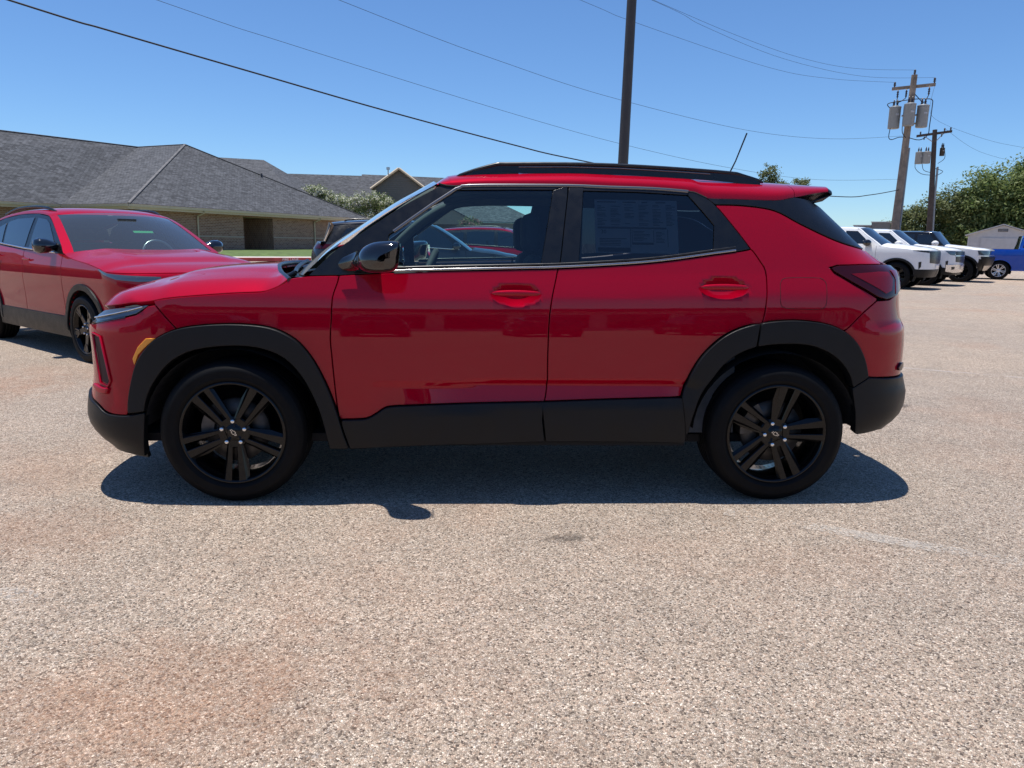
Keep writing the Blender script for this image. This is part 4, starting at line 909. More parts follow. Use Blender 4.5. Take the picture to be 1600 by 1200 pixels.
    def hood_z(x, y):
        yy = y if y <= yc else 2*yc - y
        ze = interp(ze_k, x); ye = B(max(x, B.ufront(lipz)), ze)[1]
        ds = max(1e-4, (yy - ye) / 0.62); d = max(1e-4, (x - xlip(yy)) / 0.50)
        t = min(1.0, 1.0 / ((1/ds)**3 + (1/d)**3) ** (1/3))
        q = min(1.0, t / 0.17); q = q * (1.7 - 0.7 * q)
        z = ze + interp(rise_k, x) * (0.30 * q + 0.70 * (1 - (1 - t) ** 2.3))
        # pressed ridge running back along the hood
        rid = (yy - (0.36 - 0.10 * (x + 0.2))) / 0.05
        z += 0.008 * (1 / (1 + math.exp(-rid * 2.2)) ) * min(1, d * 1.2)
        return z
    edge = [(B(u, z)[0], B(u, z)[1]) for u, z in hood_cut[::2]]
    front = [(p[0], p[1]) for p in lip if p[0] < edge[0][0] - 0.02]
    near_half = rev(edge) + front                      # cowl corner -> nose centre
    cowl_pts = []
    for i in range(9):
        t = i / 8; y = edge[-1][1] + (yc - edge[-1][1]) * t
        cowl_pts.append((edge[-1][0] - 0.20 * (1 - (1 - t) ** 2.0), y))
    half = near_half + [(lip[-1][0], yc)]
    poly = half + [(x, 2*yc - y) for x, y in rev(half)[1:]] + [(x, 2*yc - y) for x, y in cowl_pts[1:]] + rev(cowl_pts)[1:-1]
    panel('hood', poly, lambda x, y: (x, y, hood_z(x, y)), RED, car, origin=org, res=0.025, thick=0.03, gap=0.001)
    cpts = [(x + 0.004, y) for x, y in cowl_pts] + [(x + 0.004, 2*yc - y) for x, y in rev(cowl_pts)[1:]]
    MB().tube([L((x, y, hood_z(x, y) - 0.008)) for x, y in cpts], 0.013, 6).build('hood_seal', TRIM, car)
    # ---- windshield, cowl, wipers
    pe = [at(u, z, 0.004) for u, z in smooth_line(HL['pillar_out'], 3)]
    rows = []
    for i, p in enumerate(pe):
        t = i / (len(pe) - 1); bow = 0.15 * (1 - t) + 0.045 * t; dz = -0.012 * (1 - t) + 0.045 * t
        row = []
        for j in range(25):
            s = -1 + 2 * j / 24; y = yc + s * (yc - p.y); k = 1 - s * s
            row.append(L((p.x - bow * k, y, p.z + dz * k)))
        rows.append(row)
    MB().grid(rows).build('windshield', GLASS_SHIELD, car)
    mb = MB(); rows = []
    for k, (dx, dz) in enumerate(((-0.08, -0.010), (-0.03, -0.012), (0.01, -0.004))):
        rows.append([L((pe[0].x - (0.21 - 0.03 * k) * (1 - s*s) + dx * 0.5, yc + s * (yc - pe[0].y - 0.02), pe[0].z + dz - 0.012 * (1 - s*s))) for s in [-1 + 2*j/20 for j in range(21)]])
    mb.grid(rows).build('cowl', TRIM, car)
    for (s0, s1, tt) in ((-0.80, -0.18, 0.16), (-0.05, 0.62, 0.15)):
        pts = []
        for i in range(9):
            f = i / 8; s = s0 + (s1 - s0) * f
            pts.append(L((pe[0].x - 0.165 * (1 - s*s) - 0.012 + 0.05 * f, yc + s * (yc - pe[0].y), pe[0].z + 0.004 + 0.045 * f)))
        w = MB().tube(pts, 0.010, 6).build('wiper', TRIM, car)
        MB().tube([pts[0], L((pe[0].x - 0.17*(1-s0*s0) - 0.05, yc + (s0)*(yc-pe[0].y), pe[0].z - 0.02))], 0.014, 6).build('wiper_pivot', TRIM, w)
    # ---- roof
    eu = HL['win_top'] + HL['dband_up'][1:] + [(2.86, 1.507), (2.95, 1.515)]
    hh = [0.012, 0.080, 0.096, 0.109, 0.110, 0.105, 0.110, 0.118, 0.132, 0.128, 0.120, 0.096, 0.080, 0.070]
    st = [B(u, z) + (h,) for (u, z), h in zip(eu, hh)]
    st = [st[0]] + [tuple(st[0][k] + (st[1][k]-st[0][k])*f for k in range(3)) + (hv,) for f, hv in ((0.25, 0.036), (0.5, 0.055), (0.75, 0.069))] + st[1:]
    st = smooth_line(st, 3)
    def roof_row(e, bow, ex=2/2.5, n=34):
        row = []
        for j in range(n + 1):
            th = math.pi * j / n; c = math.cos(th); s = max(0.0, math.sin(th))
            y = yc - math.copysign(abs(c) ** ex, c) * (yc - e[1])
            z = e[2] + e[3] * s ** ex; k = 1 - ((y - yc) / (yc - e[1])) ** 2
            row.append(L((e[0] - bow * k, y, z)))
        return row
    i_sp = min(range(len(st)), key=lambda i: abs(st[i][0] - 2.74))
    rows = []
    for i, e in enumerate(st[:i_sp+1]):
        f = max(0.0, 1 - (e[0] - st[0][0]) / 0.5); rows.append(roof_row(e, 0.045 * f))
    MB().grid(rows).build('roof', RED, car)
    # spoiler: continues the roof line, black ends and underside
    rows = []
    tipz = 1.541
    base = st[i_sp]
    for f in (0.0, 0.02, 0.35, 0.7, 1.0):
        e = (base[0] + 0.002 + f * 0.215, base[1] + f * 0.10, base[2] + f * 0.035, base[3] - f * 0.047)
        rows.append(roof_row(e, -0.075 * f, n=30))
    sp = MB().grid(rows).build('spoiler', RED, car)
    tip = rows[-1]; low = [L((base[0] + 0.03 + org[0]*0, base[1], base[2]))]
    under = [(p[0] - 0.075, p[1] * 0.99, p[2] - 0.052) for p in tip]; lip2 = [(p[0] + 0.022, p[1], p[2] - 0.014) for p in tip]
    root = [(p[0] - 0.02, p[1]*0.985, p[2] - 0.06) for p in rows[0]]
    MB().grid([tip, lip2, under, root]).build('spoiler_lip', TRIM, sp)
    for sg in (1, -1):   # black end blades of the spoiler
        def m(x, y, z): return L((x, y if sg == 1 else 2*yc - y, z))
        a = [(2.738, 0.262, 1.496), (2.85, 0.30, 1.519), (2.965, 0.362, 1.537), (2.985, 0.385, 1.521), (2.945, 0.40, 1.488), (2.86, 0.372, 1.468), (2.76, 0.30, 1.478)]
        b = [(x, y + 0.05, z) for x, y, z in a]
        n = len(a); MB().add([m(*p) for p in a] + [m(*p) for p in b], [tuple(range(n)), tuple(reversed(range(n, 2*n)))] + [(i, n+i, n+(i+1) % n, (i+1) % n) for i in range(n)]).build('spoiler_end', TRIM, sp)
    # ---- roof rails
    for sg in (0, 1):
        def m(p): return L((p[0], p[1] if sg == 0 else 2*yc - p[1], p[2]))
        pts = smooth_line([(1.05, 0.345, 1.567), (1.133, 0.335, 1.597), (1.245, 0.33, 1.629), (1.30, 0.33, 1.633), (1.60, 0.328, 1.639), (1.877, 0.328, 1.637), (2.20, 0.33, 1.625), (2.43, 0.332, 1.612), (2.49, 0.333, 1.601), (2.60, 0.34, 1.572)], 3)
        rl = MB().tube([m(p) for p in pts], [0.006] + [0.0125] * (len(pts)-2) + [0.006], 8, squash=(0.85, 1.15)).build('roof_rail', TRIM, car)
        for (x0, x1) in ((1.10, 1.36), (2.34, 2.58)):
            z0 = lambda x: 1.578 + 0.03 - abs(x - 1.75) * 0.035
            mb = MB(); q = []
            for x, zz, top in ((x0, 1.572 if x0 < 2 else 1.605, 1.580 if x0 < 2 else 1.625), ((x0+x1)/2, 1.585 if x0 < 2 else 1.585, 1.630 if x0 < 2 else 1.618), (x1, 1.600 if x0 < 2 else 1.560, 1.618 if x0 < 2 else 1.572)):
                q.append([(x, 0.318, zz-0.02), (x, 0.350, zz-0.01), (x, 0.345, top), (x, 0.322, top)])
            for a, b in zip(q, q[1:]): mb.hull8([m(p) for p in a] + [m(p) for p in b])
            mb.build('rail_foot', TRIM, rl)
        web = [(x, z) for x, y, z in pts if 1.12 < x < 2.56]
        MB().grid([[m((x, 0.322, z)) for x, z in web], [m((x, 0.318, z - 0.035 - 0.01 * (x > 1.3))) for x, z in web]]).build('rail_web', TRIM, rl)
        MB().tube([m(p) for p in [(1.36, 0.322, 1.621), (1.60, 0.318, 1.626), (1.877, 0.318, 1.624), (2.2, 0.32, 1.612), (2.32, 0.321, 1.606)]], 0.004, 6).build('rail_highlight_strip', SATIN, rl)
    # ---- antenna
    an = MB().lathe([(0.0, 0.0), (0.022, 0.0), (0.018, 0.018), (0.008, 0.03), (0, 0.03)], 12).build('antenna', TRIM, car, L((2.585, 0.87, 1.600)))
    MB().tube([(0.0, 0, 0.02), (0.05, 0, 0.13), (0.1045, 0, 0.285)], [0.0045, 0.004, 0.0045], 6).build('antenna_mast', TRIM, an)
    # ---- door handles
    for (x0, x1, z) in ((1.228, 1.457, 1.018), (2.229, 2.458, 1.058)):
        for sg in (0, 1):
            door = (fd if x0 < 2 else rd)[sg]
            pts = []; rad = []
            for i in range(15):
                t = i / 14; s = math.sin(math.pi * t); u = x0 + (x1 - x0) * t
                p = Vector(B(u, z)); y = p.y - dish(u, z, (x0+x1)/2, z - 0.006, 0.130, 0.056, 0.026) - 0.006 - 0.011 * s ** 0.35
                pts.append(L((u, y if sg == 0 else 2*yc - y, z + 0.003 * s))); rad.append(0.004 + 0.0105 * s ** 0.28)
            MB().tube(pts, rad, 10, squash=(1.0, 0.75)).build('door_handle', RED, door)
    # ---- mirrors
    for sg in (0, 1):
        def m(p): return L((p[0], p[1] if sg == 0 else 2*yc - p[1], p[2]))
        sh = MB(); rows = []
        # shell: sections across the car from the stalk outwards (y falls)
        secs = [(0.060, 0.60, 0.10, 1.155, 0.045, 1.155), (0.03, 0.655, 0.085, 1.175, 0.06, 1.16), (-0.02, 0.70, 0.105, 1.180, 0.072, 1.165), (-0.08, 0.715, 0.108, 1.182, 0.076, 1.167), (-0.125, 0.722, 0.098, 1.182, 0.070, 1.168), (-0.150, 0.73, 0.07, 1.18, 0.05, 1.17), (-0.158, 0.735, 0.02, 1.178, 0.015, 1.175)]
        for (y, cx, rx, cz, rz, _) in secs:
            row = []; rx *= 0.90; rz *= 0.97
            for k in range(25):
                a = 2 * math.pi * k / 24; c, s = math.cos(a), math.sin(a)
                ex = 0.66
                X = cx + rx * math.copysign(abs(c) ** ex, c); Z = cz + rz * math.copysign(abs(s) ** ex, s)
                X += 0.030 * max(0, s) * (rx / 0.1); Z += (0.014 * (c > 0) * c - 0.012 * (c < 0) * (-c)) * (s > 0)
                row.append(m((X, y, Z)))
            rows.append(row)
        sh.grid(rows)
        mo = sh.build('door_mirror', GLOSSBLACK, car)
        subsurf(mo, 1)
        MB().hull8([m(p) for p in [(0.575, 0.10, 1.105), (0.70, 0.10, 1.11), (0.70, 0.03, 1.115), (0.60, 0.03, 1.118), (0.575, 0.10, 1.150), (0.70, 0.10, 1.150), (0.70, 0.03, 1.145), (0.60, 0.03, 1.145)]]).build('mirror_stalk', TRIM, mo)
        MB().add([m(p) for p in [(0.828, -0.02, 1.130), (0.830, -0.125, 1.135), (0.829, -0.14, 1.18), (0.826, -0.12, 1.228), (0.822, -0.02, 1.228), (0.822, 0.01, 1.18)]], [(0, 1, 2, 3, 4, 5)]).build('mirror_glass', MIRROR, mo)
    # ---- wheel wells, inner shell, floor
    for x in (0.0, 2.64):
        for sg in (0, 1):
            prof = [(0.40 + 0.0 * i, y) for i, y in enumerate((0.035, 0.36))]
            v = []; f = []; n = 25
            for y in (0.035, 0.36):
                for k in range(n):
                    a = math.radians(3 + 174 * k / (n-1)); v.append(L((x + 0.415 * math.cos(a), y if sg == 0 else 2*yc - y, 0.345 + 0.40 * math.sin(a))))
            for k in range(n-1): f.append((k, k+1, n+k+1, n+k))
            f.append(tuple(range(n, 2*n)))
            MB().add(v, f, False).build('wheel_liner', DARK, car)
    MB().box(-0.55 - org[0], 2.98 - org[0], 0.14 - yc, yc - 0.14, 0.27, 0.31).build('floor_pan', DARK, car)
    MB().box(0.45 - org[0], 2.19 - org[0], 0.045 - yc, yc - 0.045, 0.275, 0.33).build('sill_beam', DARK, car)
    for q in ((-0.62, 0.42, 0.38, 0.30, 0.86), (2.62, 3.28, 0.40, 0.30, 1.08), (2.10, 3.18, 0.16, 0.862, 1.10), (-0.55, 0.45, 0.16, 0.805, 0.88)):
        MB().box(q[0] - org[0], q[1] - org[0], q[2] - yc, yc - q[2], q[3], q[4]).build('inner_structure', DARK, car)
    plate = [(B(u, 0.84)[0], B(u, 0.84)[1] + 0.012) for u in [0.50 - i * 0.04 for i in range(int((0.50 - B.ucf(0.84)) / 0.04) + 1)]]
    plate = [(x + (0.015 if i > 20 else 0), min(y, yc)) for i, (x, y) in enumerate(plate)]
    full = plate + [(x, 2*yc - y) for x, y in rev(plate)]
    MB().add([L((x, y, 0.84)) for x, y in full], [tuple(range(len(full)))]).build('hood_light_block', DARK, car)  # unseen plate added to stop sun leaking through the hood gaps
    # ---- cabin
    cab = []
    for sg in (0, 1):
        y0, y1 = (0.075, 0.13)
        def m(x, y, z): return L((x, y if sg == 0 else 2*yc - y, z))
        rows = [[m(x, 0.095, 0.33), m(x, 0.14, 0.7), m(x, 0.155, 1.00 + 0.02*(x-0.5)), m(x, 0.145, 1.075 + 0.03 * (x-0.5)/1.0), m(x, 0.118, 1.095 + 0.03*(x-0.5))] for x in (0.5, 1.0, 1.5, 2.0, 2.45)]
        dt = MB().grid(rows).build('door_lining', CABIN, car)
        MB().tube([m(1.40, 0.12, 1.12), m(1.40, 0.12, 1.155)], 0.006, 8).build('lock_knob', TRIM, dt)
        # pillar covers: inside of the windscreen pillar and roof edge
        pts = smooth_line([(0.60, 0.175, 1.20), (0.78, 0.235, 1.36), (0.98, 0.30, 1.478), (1.15, 0.32, 1.51), (1.50, 0.325, 1.515), (2.0, 0.325, 1.508), (2.3, 0.32, 1.49)], 4)
        MB().tube([m(*p) for p in pts], 0.032, 8).build('roof_edge_lining', CABIN_LIGHT, car)
        MB().hull8([m(1.47, 0.135, 1.10), m(1.66, 0.135, 1.10), m(1.66, 0.165, 1.10), m(1.47, 0.165, 1.10), m(1.53, 0.285, 1.52), m(1.68, 0.285, 1.52), m(1.68, 0.32, 1.52), m(1.53, 0.32, 1.52)]).build('pillar_lining', CABIN, car)
    rows = [[L((x, yc + s * (yc - 0.33), z - 0.012 * s * s)) for s in (-1, -0.5, 0, 0.5, 1)] for x, z in ((0.95, 1.50), (1.2, 1.545), (1.8, 1.555), (2.4, 1.535), (2.75, 1.50))]
    MB().grid(rows).build('headliner', CABIN_LIGHT, car)
    rows = [[L((x, yc + s * 0.70, z)) for s in (-1, -0.5, 0, 0.5, 1)] for x, z in ((0.20, 1.03), (0.45, 1.085), (0.66, 1.095), (0.76, 1.05), (0.78, 0.90), (0.72, 0.6))]
    MB().grid(rows).build('dashboard', CABIN, car)
    # steering wheel on the near (driver) side
    ring = []
    for k in range(33):
        a = 2*math.pi*k/32; ring.append(L((0.875 + 0.185 * math.sin(a) * 0.36, 0.50 + 0.185 * math.cos(a), 1.03 + 0.185 * math.sin(a) * 0.93)))
    sw = MB().tube(ring, 0.017, 10, caps=False).build('steering_wheel', CABIN, car)
    MB().hull8([L(p) for p in [(0.86, 0.44, 0.98), (0.90, 0.44, 0.98), (0.90, 0.56, 0.98), (0.86, 0.56, 0.98), (0.87, 0.45, 1.07), (0.91, 0.45, 1.07), (0.91, 0.55, 1.07), (0.87, 0.55, 1.07)]]).build('steering_hub', CABIN, sw)
    for yy in (0.50, 1.24):
        L0 = L; L_s = lambda p: L0((p[0] - 0.14, p[1], p[2]))
        se = MB()
        se.hull8([L_s(p) for p in [(1.02, yy-0.25, 0.50), (1.52, yy-0.25, 0.48), (1.52, yy+0.25, 0.48), (1.02, yy+0.25, 0.50), (1.02, yy-0.25, 0.66), (1.52, yy-0.25, 0.62), (1.52, yy+0.25, 0.62), (1.02, yy+0.25, 0.66)]])
        so_ = se.build('front_seat', SEAT, car); bevel(so_, 0.05, 3)
        b = MB().hull8([L_s(p) for p in [(1.44, yy-0.24, 0.55), (1.56, yy-0.24, 0.55), (1.56, yy+0.24, 0.55), (1.44, yy+0.24, 0.55), (1.56, yy-0.20, 1.20), (1.66, yy-0.20, 1.18), (1.66, yy+0.20, 1.18), (1.56, yy+0.20, 1.20)]]).build('backrest', SEAT, so_); bevel(b, 0.05, 3)
        h = MB().hull8([L_s(p) for p in [(1.53, yy-0.13, 1.20), (1.63, yy-0.13, 1.20), (1.63, yy+0.13, 1.20), (1.53, yy+0.13, 1.20), (1.525, yy-0.12, 1.40), (1.615, yy-0.12, 1.41), (1.615, yy+0.12, 1.41), (1.525, yy+0.12, 1.40)]]).build('headrest', SEAT, so_); bevel(h, 0.045, 3)
    b = MB().hull8([L(p) for p in [(2.05, 0.2, 0.5), (2.5, 0.2, 0.5), (2.5, 1.54, 0.5), (2.05, 1.54, 0.5), (2.45, 0.24, 1.22), (2.56, 0.24, 1.22), (2.56, 1.50, 1.22), (2.45, 1.50, 1.22)]]).build('rear_seat', SEAT, car); bevel(b, 0.06, 3)
    # ---- price sheet stuck inside the rear window
    def sheet(name, u0, u1, z0, z1, off, mat, parent):
        poly = [(u0, z0), (u1, z0), (u1, z1), (u0, z1)]
        return panel(name, poly, B, mat, parent, off=off, origin=org, res=0.08, thick=0.0005, gap=0, round_=0.0002)[0]
    U0, U1, Z0, Z1 = 1.725, 2.130, 1.215, 1.470
    st_ = sheet('window_sticker', U0, U1, Z0, Z1, -0.0085, PAPER, car)
    W_, H_ = U1 - U0, Z1 - Z0
    rnd = random.Random(3)
    def bars(name, items):
        mb = MB()
        for a, b, c, d in items:
            u0, u1 = U0 + a * W_, U0 + b * W_; z0, z1 = Z0 + c * H_, Z0 + d * H_
            q = [at(u, z, -0.0078) for u, z in ((u0, z0), (u1, z0), (u1, z1), (u0, z1))]
            mb.add([L(p) for p in q], [(0, 1, 2, 3)])
        mb.build(name, INK, st_, fix=False)
    it = [(0.03, 0.86, 0.455, 0.485), (0.03, 0.42, 0.02, 0.10), (0.44, 0.70, 0.16, 0.20), (0.42, 0.426, 0.10, 0.455), (0.44, 0.446, 0.2, 0.43), (0.70, 0.706, 0.2, 0.43), (0.87, 0.876, 0.12, 0.455)]
    for c0 in (0.03, 0.19, 0.36, 0.53, 0.70, 0.86):
        for k in range(15):
            if rnd.random() < 0.82:
                z = 0.52 + k * 0.027; it.append((c0, c0 + rnd.uniform(0.05, 0.125), z, z + 0.010))
    for k in range(7): it.append((0.46, 0.46 + rnd.uniform(0.1, 0.22), 0.24 + k*0.027, 0.25 + k*0.027))
    for k in range(8): it.append((0.73, 0.73 + rnd.uniform(0.05, 0.12), 0.20 + k*0.027, 0.21 + k*0.027))
    for k in range(5): it.append((0.05, 0.05 + rnd.uniform(0.2, 0.34), 0.14 + k*0.03, 0.152 + k*0.03))
    for (a, b) in ((0.03, 0.26), (0.34, 0.5), (0.57, 0.64), (0.74, 0.86)): it.append((a, b, 0.945, 0.965))
    bars('sticker_print', it)
    p0 = at(U0 + 0.10*W_, Z0 + 0.36*H_, -0.0072); p1 = at(U0 + 0.10*W_, Z0 + 0.5*H_, -0.0072); tilt = math.atan2(p1.y - p0.y, p1.z - p0.z)
    fo = link('sticker_figure', text_mesh('sticker_figure', '30', 0.028, INK), st_, L(p0), (math.pi/2 - tilt, 0, 0))
    # ---- wheels
    for x, sp in ((0.0, math.pi), (2.64, math.radians(-22) + math.pi)):
        add_wheel(car, x - org[0], 0.012 - yc, 0.347, 0.2465, 0.235, 'split', False, sp)
        add_wheel(car, x - org[0], yc - 0.012, 0.347, 0.2465, 0.235, 'split', True, sp + 0.4)
    return car
build_hero()
# ---------------------------------------------------------------- the other vehicles
def arc_pts(cx, cz, r, a0, a1, n=18, sq=1.0):
    return [(cx + r * math.cos(math.radians(a0 + (a1-a0)*i/n)), cz + r * sq * math.sin(math.radians(a0 + (a1-a0)*i/n))) for i in range(n+1)]
def build_vehicle(name, loc, heading, label, cat, sp, group=None):
    wb, yc, R = sp['wb'], sp['yc'], sp['R']
    B = BodySurf(yc, sp['prof'], sp['nose'], sp['tail'], plan=sp.get('plan', 0.014), mid=wb/2, half=wb*0.6, pw=sp.get('pw', 0.72), pwr=sp.get('pwr', 0.66))
    org = (wb/2, yc, 0)
    car = empty(name, loc, math.atan2(-heading[1], -heading[0]), label, cat, group)
    P = sp['paint']; res = sp.get('res', 0.08)
    def L(p): return (p[0]-org[0], p[1]-org[1], p[2]-org[2])
    def pan(nm, poly, mat, off=0.0, parent=None, **k):
        k.setdefault('res', res); k.setdefault('gap', 0.004)
        return panel(nm, poly, B, mat, parent or car, off=off, mirror=yc, origin=org, **k)
    def at(u, z, off=0.0):
        e = 1e-3; p = Vector(B(u, z)); n = (Vector(B(u+e, z)) - Vector(B(u-e, z))).cross(Vector(B(u, z+e)) - Vector(B(u, z-e))).normalized()
        return p + n * off
    sill, Ra = sp['sill'], sp['Ra']; zc = R - 0.004
    cf, cr = B.ucf, B.ucr
    a_lo = math.degrees(math.asin(max(-0.9, (sill + 0.10 - zc) / Ra)))
    archf = arc_pts(0, zc, Ra, a_lo, 180 - a_lo, 20, sp.get('asq', 1.0)); archr = arc_pts(wb, zc, Ra, a_lo, 180 - a_lo, 20, sp.get('asq', 1.0))
    d1, d2, d3 = sp['doors']
    hood_e = sp['hood_edge']; belt = sp['belt']
    bz = lambda x: interp(belt, x)
    lo = sill + 0.10; fb, rb = sp['fb'], sp['rb']        # lower edge of paint, front and rear bumper paint bottoms
    hz = hood_e[0][1]
    # fender with nose
    pan('front_fender', [(cf(fb), fb), (cf(hz), hz), (-0.9*0 + cf(hz)*0.5 + hood_e[0][0]*0.5, hz)] + list(hood_e) + [(d1, bz(d1)), (d1, lo)] + archf + [(-Ra - 0.05, fb), (-Ra-0.3, fb)], P)
    fd = pan('front_door', [(d1, bz(d1)), (d1, lo), (d2, lo), (d2, bz(d2)), ((d1+d2)/2, bz((d1+d2)/2))], P)
    if d3: rdn = pan('rear_door', [(d2, bz(d2)), (d2, lo), (wb-Ra*0.98, lo)] + [p for p in rev(archr) if p[0] < d3] + [(d3, bz(d3)), ((d2+d3)/2, bz((d2+d3)/2))], P)
    dq = d3 or d2
    qtop = sp['quarter_top']
    pan('bed_side' if sp.get('bed') else 'quarter_panel', [(dq, bz(dq))] + ([] if d3 else [(dq, lo), (wb-Ra, lo)]) + [p for p in rev(archr) if p[0] >= dq] + [(wb+Ra+0.05, rb), (cr(rb), rb), (cr(qtop[-1][1]), qtop[-1][1])] + rev(qtop), P)
    # black plastic: arches, sills, bumpers
    CM = sp.get('clad', CLAD); fw = sp.get('flare', 0.06)
    for cx in (0, wb):
        o = arc_pts(cx, zc, Ra + fw, a_lo - 4, 184 - a_lo, 20, sp.get('asq', 1.0)); i = arc_pts(cx, zc, Ra, a_lo - 4, 184 - a_lo, 20, sp.get('asq', 1.0))
        pan('wheel_arch_trim', o + rev(i), CM, off=sp.get('flare_off', 0.02), thick=0.08, round_=0.006)
    pan('sill_cladding', [(Ra*0.90, sill), (wb-Ra*0.90, sill), (wb-Ra-fw*0.4, lo + sp.get('clad_h', 0.08)), (Ra+fw*0.4, lo + sp.get('clad_h', 0.08))], CM, off=0.014, thick=0.05)
    pan('lower_front_bumper', [(cf(sill), sill), (cf(fb), fb), (-Ra-0.12, fb), (-Ra-0.01, fb+0.02), (-Ra*0.97, sill+0.06), (-Ra-0.1, sill)], CM, off=0.01, thick=0.05)
    pan('lower_rear_bumper', [(wb+Ra*0.97, sill+0.06), (wb+Ra+0.01, rb+0.02), (cr(rb), rb), (cr(sill), sill+0.04), (wb+Ra+0.1, sill+0.03)], CM, off=0.01, thick=0.05)
    # front details
    for nm, poly, mat, off in sp['front']:
        pan(nm, [((cf(z) if u is None else u), z) for u, z in poly], mat, off=off, gap=0.0, round_=0.004, res=min(res, 0.05))
    for nm, poly, mat, off in sp.get('rear', []):
        pan(nm, [((cr(z) if u is None else u), z) for u, z in poly], mat, off=off, gap=0.0, round_=0.004, res=min(res, 0.05))
    # hood
    lipz = hz
    lip = [B(u, lipz) for u in [B.ufront(lipz) - i * 0.025 for i in range(int(B.umax('f') / 0.025) + 1)]]
    def xlip(yy):
        if yy <= lip[0][1]: return lip[0][0]
        for a, b in zip(lip, lip[1:]):
            if a[1] <= yy <= b[1]: return a[0] + (yy - a[1]) / max(1e-9, b[1]-a[1]) * (b[0]-a[0])
        return lip[-1][0]
    rise, bowc, hp = sp['rise'], sp['bow'], sp.get('hpow', 2.4)
    he = [(-3, hz), (hood_e[0][0] - 0.05, hz)] + list(hood_e) + [(hood_e[-1][0] + 0.4, hood_e[-1][1])]
    def hood_z(x, y):
        yy = y if y <= yc else 2*yc - y
        ze = interp(he, x); ye = B(max(x, B.ufront(lipz)), ze)[1]
        ds = max(1e-4, (yy - ye) / sp.get('hside', 0.5)); d = max(1e-4, (x - xlip(yy)) / sp.get('hfront', 0.55))
        t = min(1.0, 1.0 / ((1/ds)**3 + (1/d)**3) ** (1/3))
        rid = (yy - (0.36 - 0.08 * x)) / 0.05
        return ze + rise * (1 - (1 - t) ** hp) + 0.012 / (1 + math.exp(-rid * 2)) * min(1, d)
    edge = [(B(u, z)[0], B(u, z)[1]) for u, z in smooth_line(hood_e, 3)]
    half = rev(edge) + [(p[0], p[1]) for p in lip if p[0] < edge[0][0] - 0.03] + [(lip[-1][0], yc)]
    cp = [(edge[-1][0] - bowc * (1 - (1 - i/8) ** 2), edge[-1][1] + (yc - edge[-1][1]) * i / 8) for i in range(9)]
    panel('hood', half + [(x, 2*yc-y) for x, y in rev(half)[1:]] + [(x, 2*yc-y) for x, y in cp[1:]] + rev(cp)[1:-1], lambda x, y: (x, y, hood_z(x, y)), P, car, origin=org, res=res*0.8, thick=0.03, gap=0.001)
    # greenhouse
    gh = sp['greenhouse']                                # outline of the glass house in (x, z)
    pan('cabin_side', gh, sp.get('gh_mat', P), off=0.0, gap=0.0, round_=0.002)
    for nm, poly in sp['windows']: pan(nm, poly, GLASS_SOLID, off=0.005, gap=0.0, round_=0.002, thick=0.01)
    if sp.get('belt_line'):
        pts = [at(u, z, 0.006) for u, z in sp['belt_line']]
        for sg in (0, 1): MB().tube([L((p.x, p.y if sg == 0 else 2*yc-p.y, p.z)) for p in pts], 0.011, 6).build('belt_moulding', sp.get('belt_mat', CHROME), car)
    pil = sp['pillar']
    pe = [at(u, z, 0.003) for u, z in smooth_line(pil, 3)]
    rows = []; b0, b1 = sp['bow'], sp.get('bow_top', 0.12)
    for i, p in enumerate(pe):
        t = i / (len(pe) - 1); bow = b0 * (1-t) + b1 * t; dz = -0.01 * (1-t) + sp.get('crown', 0.05) * t
        rows.append([(p.x - bow * (1 - s*s), yc + s * (yc - p.y), p.z + dz * (1 - s*s)) for s in [-1 + 2*j/20 for j in range(21)]])
    # glass set in by a painted border along the pillars
    inner = [[L(q) for q in r[1:-1]] for r in rows]
    MB().grid(inner).build('windshield', sp.get('shield', GLASS_SOLID), car)
    for sl in ((0, 2), (19, 21)):
        MB().grid([[L((q[0], q[1], q[2] + 0.004)) for q in r[sl[0]:sl[1]]] for r in rows]).build('windshield_pillar', sp.get('pillar_mat', P), car)
    roof = sp['roof']                                    # (x, z edge, rise)
    st = smooth_line([B(u, z) + (h,) for u, z, h in roof], 3)
    rr_ = []
    for e in st:
        f = max(0.0, 1 - (e[0] - st[0][0]) / 0.5); row = []
        for j in range(27):
            th = math.pi * j / 26; c = math.cos(th); s = max(0.0, math.sin(th)); ex = 0.8
            y = yc - math.copysign(abs(c) ** ex, c) * (yc - e[1]); k = 1 - ((y - yc) / (yc - e[1])) ** 2
            row.append(L((e[0] - b1 * f * k + sp.get('rbow', 0.0) * max(0, 1 - (st[-1][0] - e[0]) / 0.3) * k, y, e[2] + e[3] * s ** ex)))
        rr_.append(row)
    MB().grid(rr_).build('roof', sp.get('roof_mat', P), car)
    # back of the cabin: glass from the roof end down to the given line
    bl = sp['back']                                      # rear edge of the glass house, top to bottom (x, z)
    rows = []
    for i, (x, z) in enumerate(bl):
        y = B.flank(x, z) + 0.004; hw = yc - y
        rows.append([L((x + sp.get('rbow', 0.02) * (1 - s*s), yc + s * hw, z + (roof[-1][2] * (1 - abs(s)**5) ** 0.5 if i == 0 else 0))) for s in [-1 + 2*j/16 for j in range(17)]])
    MB().grid([r[1:-1] for r in rows]).build('back_glass', GLASS_SOLID, car)
    for c0, c1 in ((0, 2), (15, 17)): MB().grid([[(q[0]+0.003, q[1], q[2]) for q in r[c0:c1]] for r in rows]).build('rear_pillar', CLAD if sp.get('gh_mat') else P, car)
